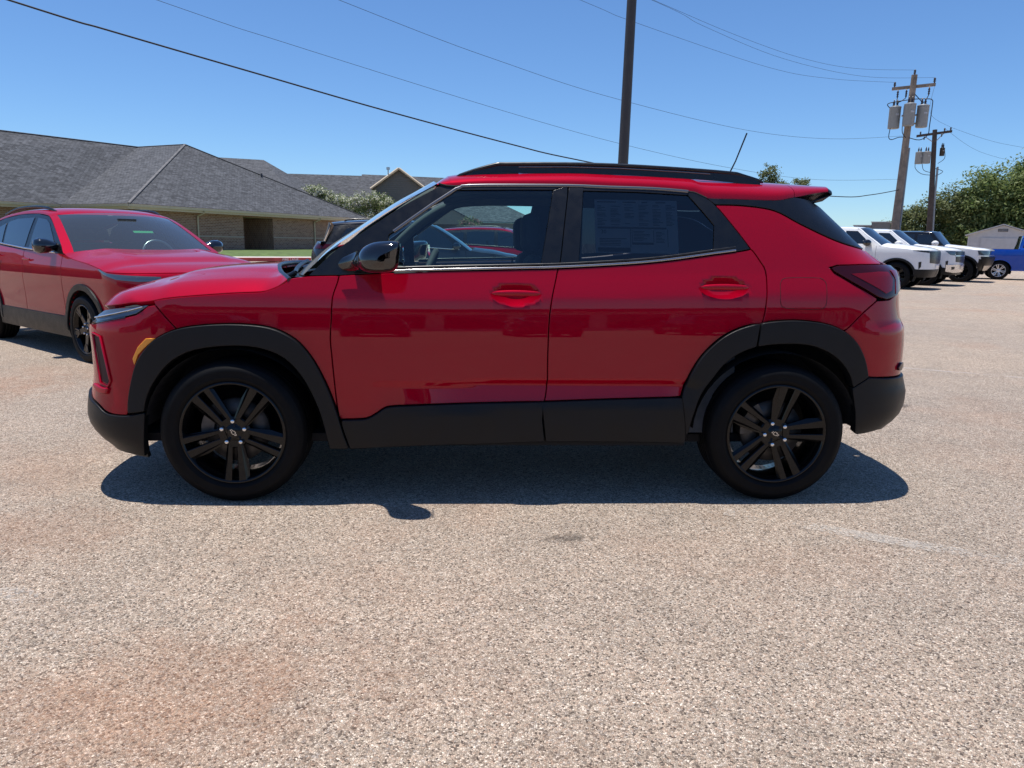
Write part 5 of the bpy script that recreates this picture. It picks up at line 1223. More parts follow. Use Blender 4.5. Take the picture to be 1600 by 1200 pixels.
    if not sp.get('bed'):
        x, z = bl[-1]; lowrow = rows[-1]; dk = [((B.ucr(z) * 0 + interp(sp['tail'], z) - org[0] - 0.10 * (abs(j - 8) / 8) ** 2), q[1], q[2] + 0.0) for j, q in enumerate(lowrow)]
        MB().grid([lowrow, dk, [(q[0], q[1], q[2] - 0.06) for q in dk]]).build('liftgate_shelf', P, car)
    # mirrors, handles
    mx, mz = sp['mirror']
    for sg in (0, 1):
        def m(p): return L((p[0], p[1] if sg == 0 else 2*yc - p[1], p[2]))
        y0 = B(mx, mz)[1]; k = sp.get('mscale', 1.0); rows = []
        for (dy, rx, rz) in ((0.02, 0.05, 0.03), (-0.03, 0.07, 0.055), (-0.08, 0.085, 0.075), (-0.15, 0.085, 0.078), (-0.19, 0.06, 0.06), (-0.20, 0.01, 0.01)):
            rows.append([m((mx + 0.06 + k*rx*math.cos(a), y0 + k*dy, mz + 0.045 + k*rz*math.sin(a))) for a in [2*math.pi*i/16 for i in range(17)]])
        mo = MB().grid(rows).build('door_mirror', sp.get('mirror_mat', GLOSSBLACK), car)
        MB().add([m((mx + 0.06 + k*0.086, y0 + k*dy, mz + 0.045 + k*dz)) for dy, dz in ((-0.06, -0.05), (-0.16, -0.05), (-0.165, 0.055), (-0.06, 0.055))], [(0, 1, 2, 3)]).build('mirror_glass', MIRROR, mo)
        for hx, hz_ in sp['handles']:
            p = at(hx, hz_, 0.02); q = at(hx + 0.2, hz_, 0.02)
            mid = (p + q) / 2 + Vector((0, -0.014, 0))
            MB().tube([m(p), m(mid), m(q)], [0.008, 0.014, 0.008], 8, squash=(1.0, 0.7)).build('door_handle', sp.get('handle_mat', P), (fd[sg] if hx < d2 or not d3 else rdn[sg]))
    if sp.get('rails'):
        for sg in (0, 1):
            def m(p): return L((p[0], p[1] if sg == 0 else 2*yc - p[1], p[2]))
            MB().tube([m(p) for p in smooth_line(sp['rails'], 3)], 0.016, 8).build('roof_rail', TRIM, car)
    # wells, underside, wheels
    for x in (0.0, wb):
        for sg in (0, 1):
            v = []; f = []; n = 19
            for y in (0.04, 0.40):
                for k in range(n):
                    a = math.radians(-20 + 220 * k / (n-1)); v.append(L((x + (Ra+0.01) * math.cos(a), y if sg == 0 else 2*yc - y, zc + (Ra+0.01) * math.sin(a) * sp.get('asq', 1.0))))
            for k in range(n-1): f.append((k, k+1, n+k+1, n+k))
            f.append(tuple(range(n, 2*n))); MB().add(v, f).build('wheel_liner', DARK, car)
    ln = sp['nose'][0][1]; lt = sp['tail'][0][1]
    MB().box(ln + 0.25 - org[0], lt - 0.2 - org[0], 0.14 - yc, yc - 0.14, sill + 0.03, sill + 0.08).build('floor_pan', DARK, car)
    MB().box(-Ra*1.2 - org[0], d1 - org[0], 0.42 - yc, yc - 0.42, sill + 0.08, hz - 0.12).build('engine_bay', DARK, car)
    if not sp.get('bed'):
        MB().box(dq - org[0], lt - 0.35 - org[0], 0.42 - yc, yc - 0.42, sill + 0.08, bz(dq) - 0.1).build('inner_structure', DARK, car)
        rows = [[L((x, yc + s*(yc-0.1), z)) for s in (-1, 0, 1)] for x, z in ((d1 - 0.1, bz(d1) - 0.12), (dq, bz(dq) - 0.06), (lt - 0.3, bz(dq) - 0.06))]
        if sp.get('shield') is None: MB().grid(rows).build('parcel_shelf', DARK, car)
    else:
        zb, xb = sp['bed']                               # bed rail height, front of bed
        mb = MB(); y0 = B(wb, zb)[1] + 0.02; x1 = lt - 0.02
        rows = [[L((xb, y, z)), L((x1, y, z))] for y, z in ((y0, zb + 0.006), (y0 + 0.09, zb + 0.006), (y0 + 0.09, zb - 0.5), (2*yc - y0 - 0.09, zb - 0.5), (2*yc - y0 - 0.09, zb + 0.006), (2*yc - y0, zb + 0.006))]
        mb.grid(rows, smooth=False).build('cargo_bed', sp.get('bed_mat', CLAD), car)
        MB().box(x1 - 0.05 - org[0], x1 - org[0], y0 - yc, yc - y0, 0.75, zb + 0.004).build('tailgate', P, car)
        MB().box(xb - 0.10 - org[0], xb - org[0], 0.10 - yc, yc - 0.10, 0.55, zb + 0.0).build('cab_back', P, car)
    for x, st_ in ((0.0, sp.get('steer', 0.0)), (wb, 0.0)):
        add_wheel(car, x - org[0], sp.get('wy', 0.015) - yc, R, sp['rr'], sp.get('tw', 0.22), sp['wheel'], False, sp.get('spin', 0.3), st_, sp.get('wd', 1), sp.get('nsp', 5))
        add_wheel(car, x - org[0], yc - sp.get('wy', 0.015), R, sp['rr'], sp.get('tw', 0.22), sp['wheel'], True, sp.get('spin', 0.3) + 0.5, st_, sp.get('wd', 1), sp.get('nsp', 5))
    return car, B, org, L, at

def suv_prof(b):   # b: belt height
    return [(0.10, 0.07), (0.22, 0.035), (0.35, 0.020), (0.50, 0.026), (0.60, 0.022), (0.78*b/1.05, 0.012), (0.88*b/1.05, 0.016), (0.96*b/1.05, 0.034), (b, 0.058), (b+0.03, 0.075), (b+0.2, 0.145), (b+0.4, 0.24), (b+0.5, 0.30)]
# --- left red crossover
def left_crossover():
    sp = dict(wb=2.70, yc=0.90, R=0.338, rr=0.245, paint=RED, sill=0.22, Ra=0.385, doors=(0.46, 1.50, 2.42), res=0.05, fb=0.42, rb=0.55, spin=0.2, flare=0.07, clad_h=0.12,
        prof=suv_prof(1.09), nose=[(0.15, -0.80), (0.25, -0.86), (0.45, -0.91), (0.70, -0.92), (0.86, -0.91), (0.94, -0.85), (1.05, -0.72)],
        tail=[(0.2, 3.50), (0.4, 3.60), (0.8, 3.62), (1.0, 3.58), (1.2, 3.42), (1.45, 3.12), (1.6, 3.05)],
        hood_edge=[(-0.55, 0.915), (-0.35, 0.955), (-0.10, 0.990), (0.15, 1.015), (0.35, 1.045), (0.43, 1.065)], rise=0.085, bow=0.26, hside=0.42,
        belt=[(0.3, 1.06), (0.43, 1.068), (1.5, 1.095), (2.42, 1.145), (3.2, 1.185)],
        quarter_top=[(2.42, 1.145), (2.80, 1.163), (3.15, 1.17), (3.40, 1.17)],
        greenhouse=[(0.43, 1.066), (0.60, 1.168), (0.80, 1.282), (1.02, 1.395), (1.16, 1.452), (1.5, 1.485), (2.0, 1.482), (2.5, 1.44), (2.85, 1.36), (3.12, 1.20), (3.05, 1.165), (2.42, 1.144), (1.5, 1.094)],
        windows=[('front_window', [(0.66, 1.092), (0.86, 1.245), (1.06, 1.375), (1.18, 1.418), (1.44, 1.440), (1.40, 1.112)]), ('rear_window', [(1.53, 1.120), (1.55, 1.442), (2.05, 1.432), (2.30, 1.395), (2.22, 1.158)]), ('quarter_window', [(2.28, 1.15), (2.36, 1.385), (2.55, 1.335), (2.72, 1.22), (2.66, 1.185)])],
        belt_line=[(0.62, 1.075), (1.0, 1.088), (1.5, 1.106), (2.2, 1.145), (2.7, 1.180)],
        gh_mat=TRIM, pillar=[(0.43, 1.066), (0.60, 1.168), (0.80, 1.284), (1.02, 1.400), (1.16, 1.456)], shield=GLASS_SHIELD, crown=0.055,
        roof=[(1.16, 1.455, 0.03), (1.25, 1.468, 0.062), (1.5, 1.487, 0.080), (2.0, 1.484, 0.082), (2.5, 1.442, 0.085), (2.85, 1.372, 0.085), (3.05, 1.33, 0.08)],
        back=[(3.05, 1.33), (3.08, 1.25), (3.12, 1.19)], mirror=(0.62, 1.10), handles=((1.25, 0.99), (2.15, 1.02)), wheel='five', wd=1,
        rails=[(1.26, 0.33, 1.505), (1.42, 0.31, 1.548), (1.8, 0.30, 1.567), (2.3, 0.30, 1.55), (2.72, 0.31, 1.485)],
        front=[('daytime_lamp', [(-0.38, 0.938), (-0.55, 0.908), (-0.80, 0.892), (-1.05, 0.880), (-1.05, 0.838), (-0.86, 0.832), (-0.66, 0.850), (-0.48, 0.895)], LENS_CLEAR, 0.004),
               ('grille', [(-0.95, 0.80), (None, 0.80), (None, 0.42), (-1.0, 0.44), (-0.92, 0.62)], TRIM, 0.006),
               ('headlight', [(-0.70, 0.66), (-0.86, 0.65), (-0.88, 0.52), (-0.74, 0.54)], LENS_CLEAR, 0.006)],
        rear=[('taillight', [(3.05, 1.08), (3.5, 1.07), (3.5, 0.98), (3.15, 0.99)], LENS_RED, 0.005)])
    f = Vector((-2.74, 4.05)); r = Vector((-4.77, 5.84)); h = (f - r).normalized()
    # visible flank is the passenger side: centre line lies to the far side
    n = Vector((-h.y, h.x));                                  # left of heading
    c = (f + r) / 2 + n * 0.90
    car, B, org, L, at = build_vehicle('sport_utility_vehicle', (c.x, c.y, 0), h, 'red crossover SUV parked at the left edge, seen from its front corner', 'car', sp)
    yc = 0.90
    rows = [[L((x, yc + s * 0.70, z)) for s in (-1, -0.5, 0, 0.5, 1)] for x, z in ((0.30, 1.03), (0.5, 1.06), (0.72, 1.065), (0.82, 1.02), (0.84, 0.7))]
    MB().grid(rows).build('dashboard', CABIN, car)
    ring = [L((0.93 + 0.19 * math.sin(a) * 0.36, 0.52 + 0.19 * math.cos(a), 1.03 + 0.19 * math.sin(a) * 0.93)) for a in [2*math.pi*k/24 for k in range(25)]]
    MB().tube(ring, 0.016, 8, caps=False).build('steering_wheel', STEEL, car)
    for yy in (0.52, 1.28):
        s = MB().hull8([L(p) for p in [(1.42, yy-0.24, 0.6), (1.55, yy-0.24, 0.6), (1.55, yy+0.24, 0.6), (1.42, yy+0.24, 0.6), (1.58, yy-0.18, 1.18), (1.68, yy-0.18, 1.16), (1.68, yy+0.18, 1.16), (1.58, yy+0.18, 1.18)]]).build('front_seat', SEAT, car); bevel(s, 0.05)
        q = MB().hull8([L(p) for p in [(1.55, yy-0.12, 1.18), (1.64, yy-0.12, 1.18), (1.64, yy+0.12, 1.18), (1.55, yy+0.12, 1.18), (1.56, yy-0.11, 1.36), (1.63, yy-0.11, 1.36), (1.63, yy+0.11, 1.36), (1.56, yy+0.11, 1.36)]]).build('headrest', SEAT, s); bevel(q, 0.04)
    MB().hull8([L((0.84 + x, yc + y, 1.385 + z)) for x, y, z in ((0.0, -0.1, 0), (0.03, -0.1, 0), (0.03, 0.1, 0), (0.0, 0.1, 0), (0, -0.1, 0.06), (0.03, -0.1, 0.06), (0.03, 0.1, 0.06), (0, 0.1, 0.06))]).build('inside_mirror', TRIM, car)
    MB().add([L(p) for p in ((0.660, yc + 0.02, 1.292), (0.660, yc - 0.20, 1.292), (0.690, yc - 0.20, 1.315), (0.690, yc + 0.02, 1.315))], [(0, 1, 2, 3)]).build('windshield_tag', basic('green_tag', (0.05, 0.55, 0.18), 0.6), car)
    rows = [[L((x, yc + s * 0.6, z)) for s in (-1, 0, 1)] for x, z in ((1.15, 1.45), (1.6, 1.49), (2.3, 1.47), (2.9, 1.36))]
    MB().grid(rows).build('headliner', CABIN_LIGHT, car)
    rows = [[L((x, yc + s * 0.62, z)) for s in (-1, 0, 1)] for x, z in ((2.0, 0.6), (2.45, 0.7), (2.55, 1.15), (3.0, 1.16))]
    MB().grid(rows).build('rear_seat', SEAT, car)
left_crossover()
# --- charcoal SUV behind, and a red SUV seen through the near car's window
def plain_suv(name, loc, h, label, cat, P, gm, L_=0.0, **k):
    sp = dict(wb=2.80, yc=0.92, R=0.36, rr=0.25, paint=P, sill=0.24, Ra=0.41, doors=(0.48, 1.55, 2.45), res=0.09, fb=0.45, rb=0.55,
        prof=suv_prof(1.10), nose=[(0.15, -0.80), (0.30, -0.90), (0.60, -0.93), (0.88, -0.92), (0.96, -0.86), (1.1, -0.7)],
        tail=[(0.2, 3.60), (0.4, 3.70), (0.8, 3.72), (1.05, 3.68), (1.15, 3.62), (1.4, 3.45), (1.6, 3.30)],
        hood_edge=[(-0.55, 0.93), (-0.2, 0.985), (0.15, 1.02), (0.38, 1.05)], rise=0.085, bow=0.24,
        belt=[(0.3, 1.04), (0.4, 1.055), (1.5, 1.105), (2.45, 1.15), (3.3, 1.20)],
        quarter_top=[(2.45, 1.15), (2.9, 1.18), (3.3, 1.20), (3.55, 1.21)],
        greenhouse=[(0.40, 1.052), (0.62, 1.22), (0.85, 1.38), (1.05, 1.50), (1.15, 1.545), (1.5, 1.59), (2.2, 1.60), (2.9, 1.565), (3.25, 1.53), (3.42, 1.20), (2.45, 1.15), (1.5, 1.105)],
        windows=[('front_window', [(0.66, 1.10), (0.90, 1.33), (1.10, 1.485), (1.22, 1.535), (1.50, 1.545), (1.46, 1.13)]), ('rear_window', [(1.58, 1.135), (1.60, 1.55), (2.20, 1.55), (2.42, 1.52), (2.40, 1.18)]), ('quarter_window', [(2.50, 1.19), (2.52, 1.515), (2.95, 1.48), (3.12, 1.24)])],
        belt_line=[(0.62, 1.075), (1.5, 1.12), (2.4, 1.165), (3.1, 1.225)], gh_mat=gm, belt_mat=k.get('bm', CHROME),
        pillar=[(0.40, 1.052), (0.62, 1.22), (0.85, 1.38), (1.05, 1.50), (1.15, 1.548)],
        roof=[(1.15, 1.545, 0.03), (1.25, 1.56, 0.06), (1.5, 1.59, 0.085), (2.2, 1.60, 0.09), (2.9, 1.566, 0.085), (3.28, 1.54, 0.07)],
        back=[(3.28, 1.54), (3.35, 1.38), (3.43, 1.20)], rbow=0.05, mirror=(0.64, 1.10), handles=((1.28, 1.0), (2.18, 1.04)), wheel='five', wd=0,
        rails=[(1.30, 0.36, 1.64), (1.45, 0.34, 1.685), (2.0, 0.34, 1.70), (2.8, 0.35, 1.675), (3.0, 0.36, 1.63)],
        front=[('headlight', [(-0.52, 0.90), (-0.95, 0.87), (-0.95, 0.80), (-0.60, 0.83)], LENS_CLEAR, 0.004), ('grille', [(-0.97, 0.86), (None, 0.88), (None, 0.50), (-1.0, 0.52)], TRIM, 0.006)],
        rear=[('taillight', [(2.98, 1.15), (3.5, 1.155), (3.75, 1.145), (3.75, 1.06), (3.35, 1.06)], LENS_DARK, 0.006)])
    return build_vehicle(name, loc, h, label, cat, sp)
plain_suv('sport_utility_vehicle', (-0.10, 13.3, 0), (0.985, 0.17), 'charcoal SUV parked behind the near red car, its tail showing left of the windshield', 'car', CHAR, TRIM)
plain_suv('sport_utility_vehicle', (2.05, 19.2, 0), (0.98, -0.2), 'red SUV parked farthest back, visible only through the near car\'s front window', 'car', RED, TRIM, bm=TRIM)
# --- pickups on the right
def pickup(label, loc, h, P, kind, group=None):
    lg = kind != 'blue'
    b = 1.32 if lg else 1.27
    prof = [(0.15, 0.09), (0.30, 0.045), (0.5, 0.03), (0.8, 0.018), (b-0.22, 0.012), (b-0.08, 0.026), (b, 0.05), (b+0.03, 0.07), (b+0.3, 0.16), (b+0.5, 0.24), (b+0.62, 0.30)]
    wb = 3.70 if lg else 3.30; yc = 1.02 if lg else 0.94; R = 0.42 if lg else 0.39
    hc = 1.30 if lg else 1.24; hn = hc - 0.10
    tr = 1.83 if lg else 1.80     # roof edge height
    xb = 2.55 if lg else 2.68
    lt = wb + (1.18 if lg else 1.12)
    nose = [(0.20, -0.72), (0.35, -0.86), (0.60, -0.94), (0.9, -0.95), (hn, -0.93), (hn+0.08, -0.85), (hc+0.2, -0.7)]
    tail = [(0.3, lt-0.02), (0.6, lt), (1.0, lt), (b+0.6, lt)]
    bt = b
    front = [('grille', [(-0.93, hn-0.03), (None, hn-0.03), (None, hn-0.42), (-0.97, hn-0.38)], TRIM, 0.008),
             ('headlight', [(-0.56, hn-0.02), (-0.92, hn-0.02), (-0.92, hn-0.17), (-0.72, hn-0.15)] if kind == 'second' else [(-0.42, hn-0.015), (-0.92, hn-0.02), (-0.92, hn-0.085), (-0.60, hn-0.05)], LENS_CLEAR if kind == 'second' else TRIM, 0.006),
             ('fog_lamp_housing', [(-0.60, 0.84), (-0.68, 0.86), (-0.68, 0.70), (-0.62, 0.62)], TRIM, 0.006)]
    if kind == 'second':
        front += [('bumper_bar', [(-0.62, 0.72), (-0.9, 0.74), (None, 0.74), (None, 0.48), (-0.9, 0.46), (-0.62, 0.50)], CHROME, 0.03), ('grille_bar', [(-0.92, hn-0.16), (None, hn-0.16), (None, hn-0.2), (-0.92, hn-0.2)], CHROME, 0.012),
                  ('fog_lamp', [(-0.78, 0.66), (-0.92, 0.66), (-0.92, 0.58), (-0.80, 0.56)], TRIM, 0.036)]
    sp = dict(wb=wb, yc=yc, R=R, rr=R*0.66, paint=P, sill=0.38, Ra=0.50 if lg else 0.455, asq=0.95, doors=(0.62, 1.65, xb-0.06), res=0.10, fb=0.62, rb=0.60, prof=prof, nose=nose, tail=tail, pw=0.72, pwr=0.5,
        hood_edge=[(-0.50, hn), (-0.2, hn+0.03), (0.2, hn+0.06), (0.50, hc)], rise=0.10, bow=0.20, hside=0.40, hfront=0.55,
        belt=[(0.4, hc), (0.52, b-0.01), (1.6, b), (xb, b+0.01), (xb+0.1, bt), (lt, bt)],
        quarter_top=[(xb-0.06, bt), (xb+0.5, bt), (lt-0.5, bt+0.004), (lt-0.1, bt+0.004)],
        greenhouse=[(0.52, b-0.012), (0.75, b+0.16), (1.0, b+0.33), (1.20, tr-0.02), (1.35, tr), (2.2, tr), (xb-0.12, tr-0.05), (xb, b+0.005), (1.6, b-0.002)],
        windows=[('front_window', [(0.82, b+0.04), (1.02, b+0.24), (1.25, tr-0.07), (1.60, tr-0.06), (1.58, b+0.05)]), ('rear_window', [(1.70, b+0.05), (1.71, tr-0.06), (xb-0.22, tr-0.08), (xb-0.12, b+0.06)])],
        pillar=[(0.52, b-0.012), (0.75, b+0.16), (1.0, b+0.33), (1.20, tr-0.02), (1.28, tr)],
        roof=[(1.25, tr-0.01, 0.03), (1.4, tr, 0.07), (1.8, tr, 0.085), (2.2, tr, 0.08), (xb-0.10, tr-0.04, 0.06)],
        back=[(xb-0.10, tr-0.04), (xb-0.05, b+0.25), (xb, b)], mirror=(0.80, b+0.03), mscale=1.35, handles=((1.36, b-0.12), (2.2, b-0.12)),
        wheel='silver' if kind == 'blue' else 'five', wd=0, nsp=6 if kind == 'blue' else 5, front=front, tw=0.27, wy=0.03,
        rear=[('taillight', [(lt-0.35, b-0.03), (lt-0.05, b-0.03), (lt-0.05, b-0.45), (lt-0.30, b-0.42)], LENS_RED, 0.006)], bed=(bt, xb), flare=0.075 if lg else 0.02,
        clad=CLAD if lg else P, mirror_mat=GLOSSBLACK if kind == 'first' else P, clad_h=0.02)
    return build_vehicle('pickup_truck', loc, h, label, 'pickup truck', sp, group)
def placed(front_wheel, h, wb, yc):
    """centre of a vehicle whose near front wheel stands at front_wheel; we see its right flank"""
    h = Vector(h).normalized(); n = Vector((-h.y, h.x))
    c = Vector(front_wheel) - h * (wb/2) + n * yc
    return (c.x, c.y, 0), h
H1 = (0.74, -0.67)
l1, h1 = placed((14.04, 18.78), H1, 3.70, 1.02)
pickup('white pickup truck nearest behind the red tail, with black mirror and black bumper', l1, h1, WHITE, 'first', 'white vehicles parked on the right')
l2, h2 = placed((16.45, 21.2), H1, 3.70, 1.02)
pickup('white pickup truck with silver front bumper, between the other two white vehicles', l2, h2, WHITE, 'second', 'white vehicles parked on the right')
# tall off-roader with black cabin
def offroader():
    b = 1.38; yc = 1.08; wb = 3.2; hn = 1.22; tr = 1.86; lt = wb + 0.95
    sp = dict(wb=wb, yc=yc, R=0.45, rr=0.29, paint=WHITE, sill=0.46, Ra=0.56, asq=0.92, doors=(0.66, 1.65, 2.55), res=0.10, fb=0.88, rb=0.75, pw=0.58, pwr=0.5,
        prof=[(0.15, 0.09), (0.4, 0.04), (0.8, 0.018), (1.2, 0.014), (b-0.06, 0.03), (b, 0.06), (b+0.3, 0.12), (b+0.6, 0.20)],
        nose=[(0.30, -0.55), (0.50, -0.70), (0.75, -0.86), (0.95, -0.90), (hn, -0.88), (hn+0.08, -0.82), (1.6, -0.7)], tail=[(0.3, lt-0.05), (0.7, lt), (1.4, lt), (2.0, lt-0.1)],
        hood_edge=[(-0.50, hn), (-0.1, hn+0.05), (0.3, hn+0.09), (0.62, hn+0.12)], rise=0.075, bow=0.14, hside=0.25, hfront=0.4,
        belt=[(0.5, hn+0.12), (0.65, b-0.02), (1.6, b), (2.6, b), (lt, b)], quarter_top=[(2.55, b), (3.0, b), (lt-0.3, b)],
        greenhouse=[(0.64, b-0.03), (0.82, b+0.16), (1.0, b+0.36), (1.08, tr-0.03), (1.2, tr), (2.5, tr), (lt-0.3, tr), (lt-0.2, b), (1.6, b-0.004)], gh_mat=TRIM, pillar_mat=TRIM, roof_mat=GLOSSBLACK,
        windows=[('front_window', [(0.90, b+0.05), (1.06, b+0.26), (1.16, tr-0.08), (1.60, tr-0.07), (1.60, b+0.05)]), ('rear_window', [(1.70, b+0.05), (1.70, tr-0.07), (2.5, tr-0.07), (2.5, b+0.05)])],
        pillar=[(0.64, b-0.03), (0.82, b+0.16), (1.0, b+0.36), (1.08, tr-0.03), (1.12, tr)],
        roof=[(1.1, tr-0.005, 0.03), (1.25, tr, 0.06), (2.0, tr, 0.07), (lt-0.3, tr-0.02, 0.06)], back=[(lt-0.3, tr-0.02), (lt-0.25, b+0.25), (lt-0.2, b)],
        mirror=(0.86, b+0.02), mscale=1.4, mirror_mat=WHITE, handles=((1.4, b-0.14), (2.3, b-0.14)), wheel='five', wd=0, tw=0.33, wy=0.03, flare=0.085,
        front=[('headlight', [(-0.50, hn-0.02), (-0.9, hn-0.03), (None, hn-0.03), (None, hn-0.19), (-0.9, hn-0.19), (-0.55, hn-0.18)], LENS_CLEAR, 0.006), ('headlight_bar', [(-0.55, hn-0.19), (-0.9, hn-0.2), (None, hn-0.2), (None, hn-0.24), (-0.55, hn-0.24)], CHROME, 0.008),
               ('bumper', [(-0.62, 0.97), (-0.9, 0.98), (None, 0.98), (None, 0.66), (-0.9, 0.64), (-0.70, 0.72)], CLAD, 0.03), ('skid_plate', [(-0.78, 0.66), (-0.95, 0.66), (None, 0.66), (None, 0.46), (-0.95, 0.46), (-0.85, 0.50)], STEEL, 0.035)])
    l, h = placed((19.65, 24.1), H1, wb, yc)
    build_vehicle('sport_utility_vehicle', l, h, 'tall white off-road SUV with black cabin and big black wheels', 'car', sp, 'white vehicles parked on the right')
offroader()
hb = Vector((0.86, -0.51)).normalized(); nb = Vector((-hb.y, hb.x)); cb = Vector((23.15, 26.8)) + hb * 1.65 + nb * 0.94
pickup('royal blue pickup truck with silver wheels at the right edge', (cb.x, cb.y, 0), hb, BLUE, 'blue')
# ---------------------------------------------------------------- poles and wires
WOOD = basic('weathered_pole_wood', (0.26, 0.20, 0.15), 0.85, var=0.3, vscale=4, bump=0.4, bscale=25)
WOODD = basic('dark_pole_wood', (0.075, 0.055, 0.045), 0.85, var=0.25, vscale=4)
CAN = basic('grey_transformer_paint', (0.26, 0.28, 0.29), 0.45, var=0.06)
PORC = basic('brown_porcelain', (0.05, 0.03, 0.025), 0.3)
WIRE = basic('wire_black', (0.012, 0.012, 0.013), 0.6)
BRONZE = basic('bronze_pole_paint', (0.050, 0.042, 0.036), 0.5, var=0.1)
def lamp_pole():
    o = empty('lamp_post', (3.41, 8.34, 0), 0, 'dark round lamp post rising behind the near red car\'s roof', 'lamp post')
    MB().lathe([(0.0, 0), (0.085, 0), (0.080, 2.5), (0.072, 5.0), (0.055, 9.0), (0.0, 9.0)], 20).build('pole', BRONZE, o, rot=(0, math.radians(0.7), 0))
    MB().lathe([(0, 0), (0.30, 0), (0.30, 0.7), (0.28, 0.74), (0, 0.74)], 24).build('footing', CONC, o)
    for s in (-1, 1):
        a = MB().tube([(0.1, 0, 8.8), (0.1 + s*0.6, 0, 9.0)], 0.03, 8).build('arm', BRONZE, o)
        h = MB().hull8([(0.1+s*0.55, -0.17, 8.93), (0.1+s*1.15, -0.17, 8.93), (0.1+s*1.15, 0.17, 8.93), (0.1+s*0.55, 0.17, 8.93), (0.1+s*0.6, -0.12, 9.06), (0.1+s*1.1, -0.12, 9.06), (0.1+s*1.1, 0.12, 9.06), (0.1+s*0.6, 0.12, 9.06)]).build('lamp_head', BRONZE, o)
        bevel(h, 0.02)
lamp_pole()
def ins(parent, p, h=0.22, r=0.06, down=False):
    s = -1 if down else 1
    MB().lathe([(0, 0), (r*0.4, 0), (r*0.5, s*h*0.2), (r, s*h*0.3), (r*0.5, s*h*0.45), (r, s*h*0.55), (r*0.5, s*h*0.7), (r*0.9, s*h*0.8), (r*0.3, s*h), (0, s*h)], 10).build('insulator', PORC, parent, p)
def can(parent, p, h, r, mat=CAN):
    c = MB().lathe([(0, 0), (r*0.92, 0), (r, h*0.03), (r, h*0.94), (r*1.04, h*0.95), (r*1.02, h*0.99), (r*0.6, h*1.03), (0, h*1.04)], 20).build('transformer', mat, parent, p)
    for dx in (-0.35, 0.3):
        MB().lathe([(0.035, 0), (0.055, 0.06), (0.035, 0.1), (0.055, 0.15), (0.03, 0.2), (0.015, 0.3), (0, 0.3)], 8).build('bushing', PORC, c, (dx*r, 0, h))
    MB().box(-r*0.3, r*0.3, -r*1.02, -r*0.96, h*0.58, h*0.66).build('name_plate', METALW, c)
def pole_one():
    o = empty('utility_pole', (20.03, 29.53, 0), 0, 'tall weathered wooden utility pole with three grey transformers', 'utility pole')
    MB().tube([(-0.10, 0, 0), (0.0, 0, 2.1), (0.06, -0.02, 6), (0.10, -0.04, 8.62)], [0.18, 0.165, 0.14, 0.12], 14).build('pole', WOOD, o)
    MB().tube([(0.33, -0.02, 0), (0.24, 0.03, 2.1), (0.26, 0.03, 5.6)], 0.055, 6).build('conduit', CAN, o)
    q = MB().hull8([(-0.60, 0.40, 8.06), (0.85, -0.44, 8.12), (0.91, -0.34, 8.12), (-0.54, 0.50, 8.06), (-0.60, 0.40, 8.18), (0.85, -0.44, 8.24), (0.91, -0.34, 8.24), (-0.54, 0.50, 8.18)]).build('crossarm', WOOD, o)
    for p in ((-0.50, 0.38, 8.18), (0.82, -0.38, 8.24)): ins(q, p)
    ins(o, (0.10, -0.04, 8.62))
    for p in ((-0.38, 0.28, 8.06), (-0.10, 0.10, 8.06), (0.66, -0.32, 8.1)): ins(q, p, 0.35, 0.05, True)
    for p in ((-0.45, 0.22, 6.42), (-0.12, -0.35, 6.46), (0.50, -0.30, 6.42)): can(o, p, 0.92, 0.235)
    for p, e in (((-0.2, 0.1, 6.95), (0.05, 0, 6.95)), ((0.1, 0, 6.95), (0.35, -0.2, 6.95)), ((0.1, 0, 6.6), (0.35, -0.2, 6.6))): MB().tube([p, e], 0.04, 6).build('bracket', STEEL, o)
    jump = [[(-0.38, 0.28, 7.7), (-0.42, 0.22, 7.55)], [(-0.10, 0.1, 7.7), (-0.3, 0.1, 7.55), (-0.45, 0.2, 7.5)], [(0.66, -0.32, 7.75), (0.55, -0.3, 7.5), (0.45, -0.3, 7.45)], [(0.05, 0, 8.0), (0.4, -0.28, 7.5)],
            [(-0.52, 0.2, 7.2), (-0.72, 0.3, 7.35), (-0.70, 0.28, 7.5), (0.05, -0.1, 7.6), (0.55, -0.3, 7.6), (0.78, -0.42, 7.55), (0.82, -0.42, 7.3), (0.80, -0.42, 6.5), (0.78, -0.4, 6.1), (0.5, -0.3, 5.9), (0.1, -0.15, 6.0)],
            [(-0.60, 0.2, 6.42), (-0.62, 0.2, 6.05), (-0.5, 0.15, 5.95), (-0.2, 0.1, 6.05), (0.05, -0.1, 6.02)], [(-0.3, -0.2, 7.3), (-0.32, -0.25, 6.6), (-0.25, -0.2, 6.2), (-0.05, -0.15, 6.0)]]
    for j in jump: MB().tube(smooth_line(j, 4), 0.018, 6).build('jumper_wire', WIRE, o)
pole_one()
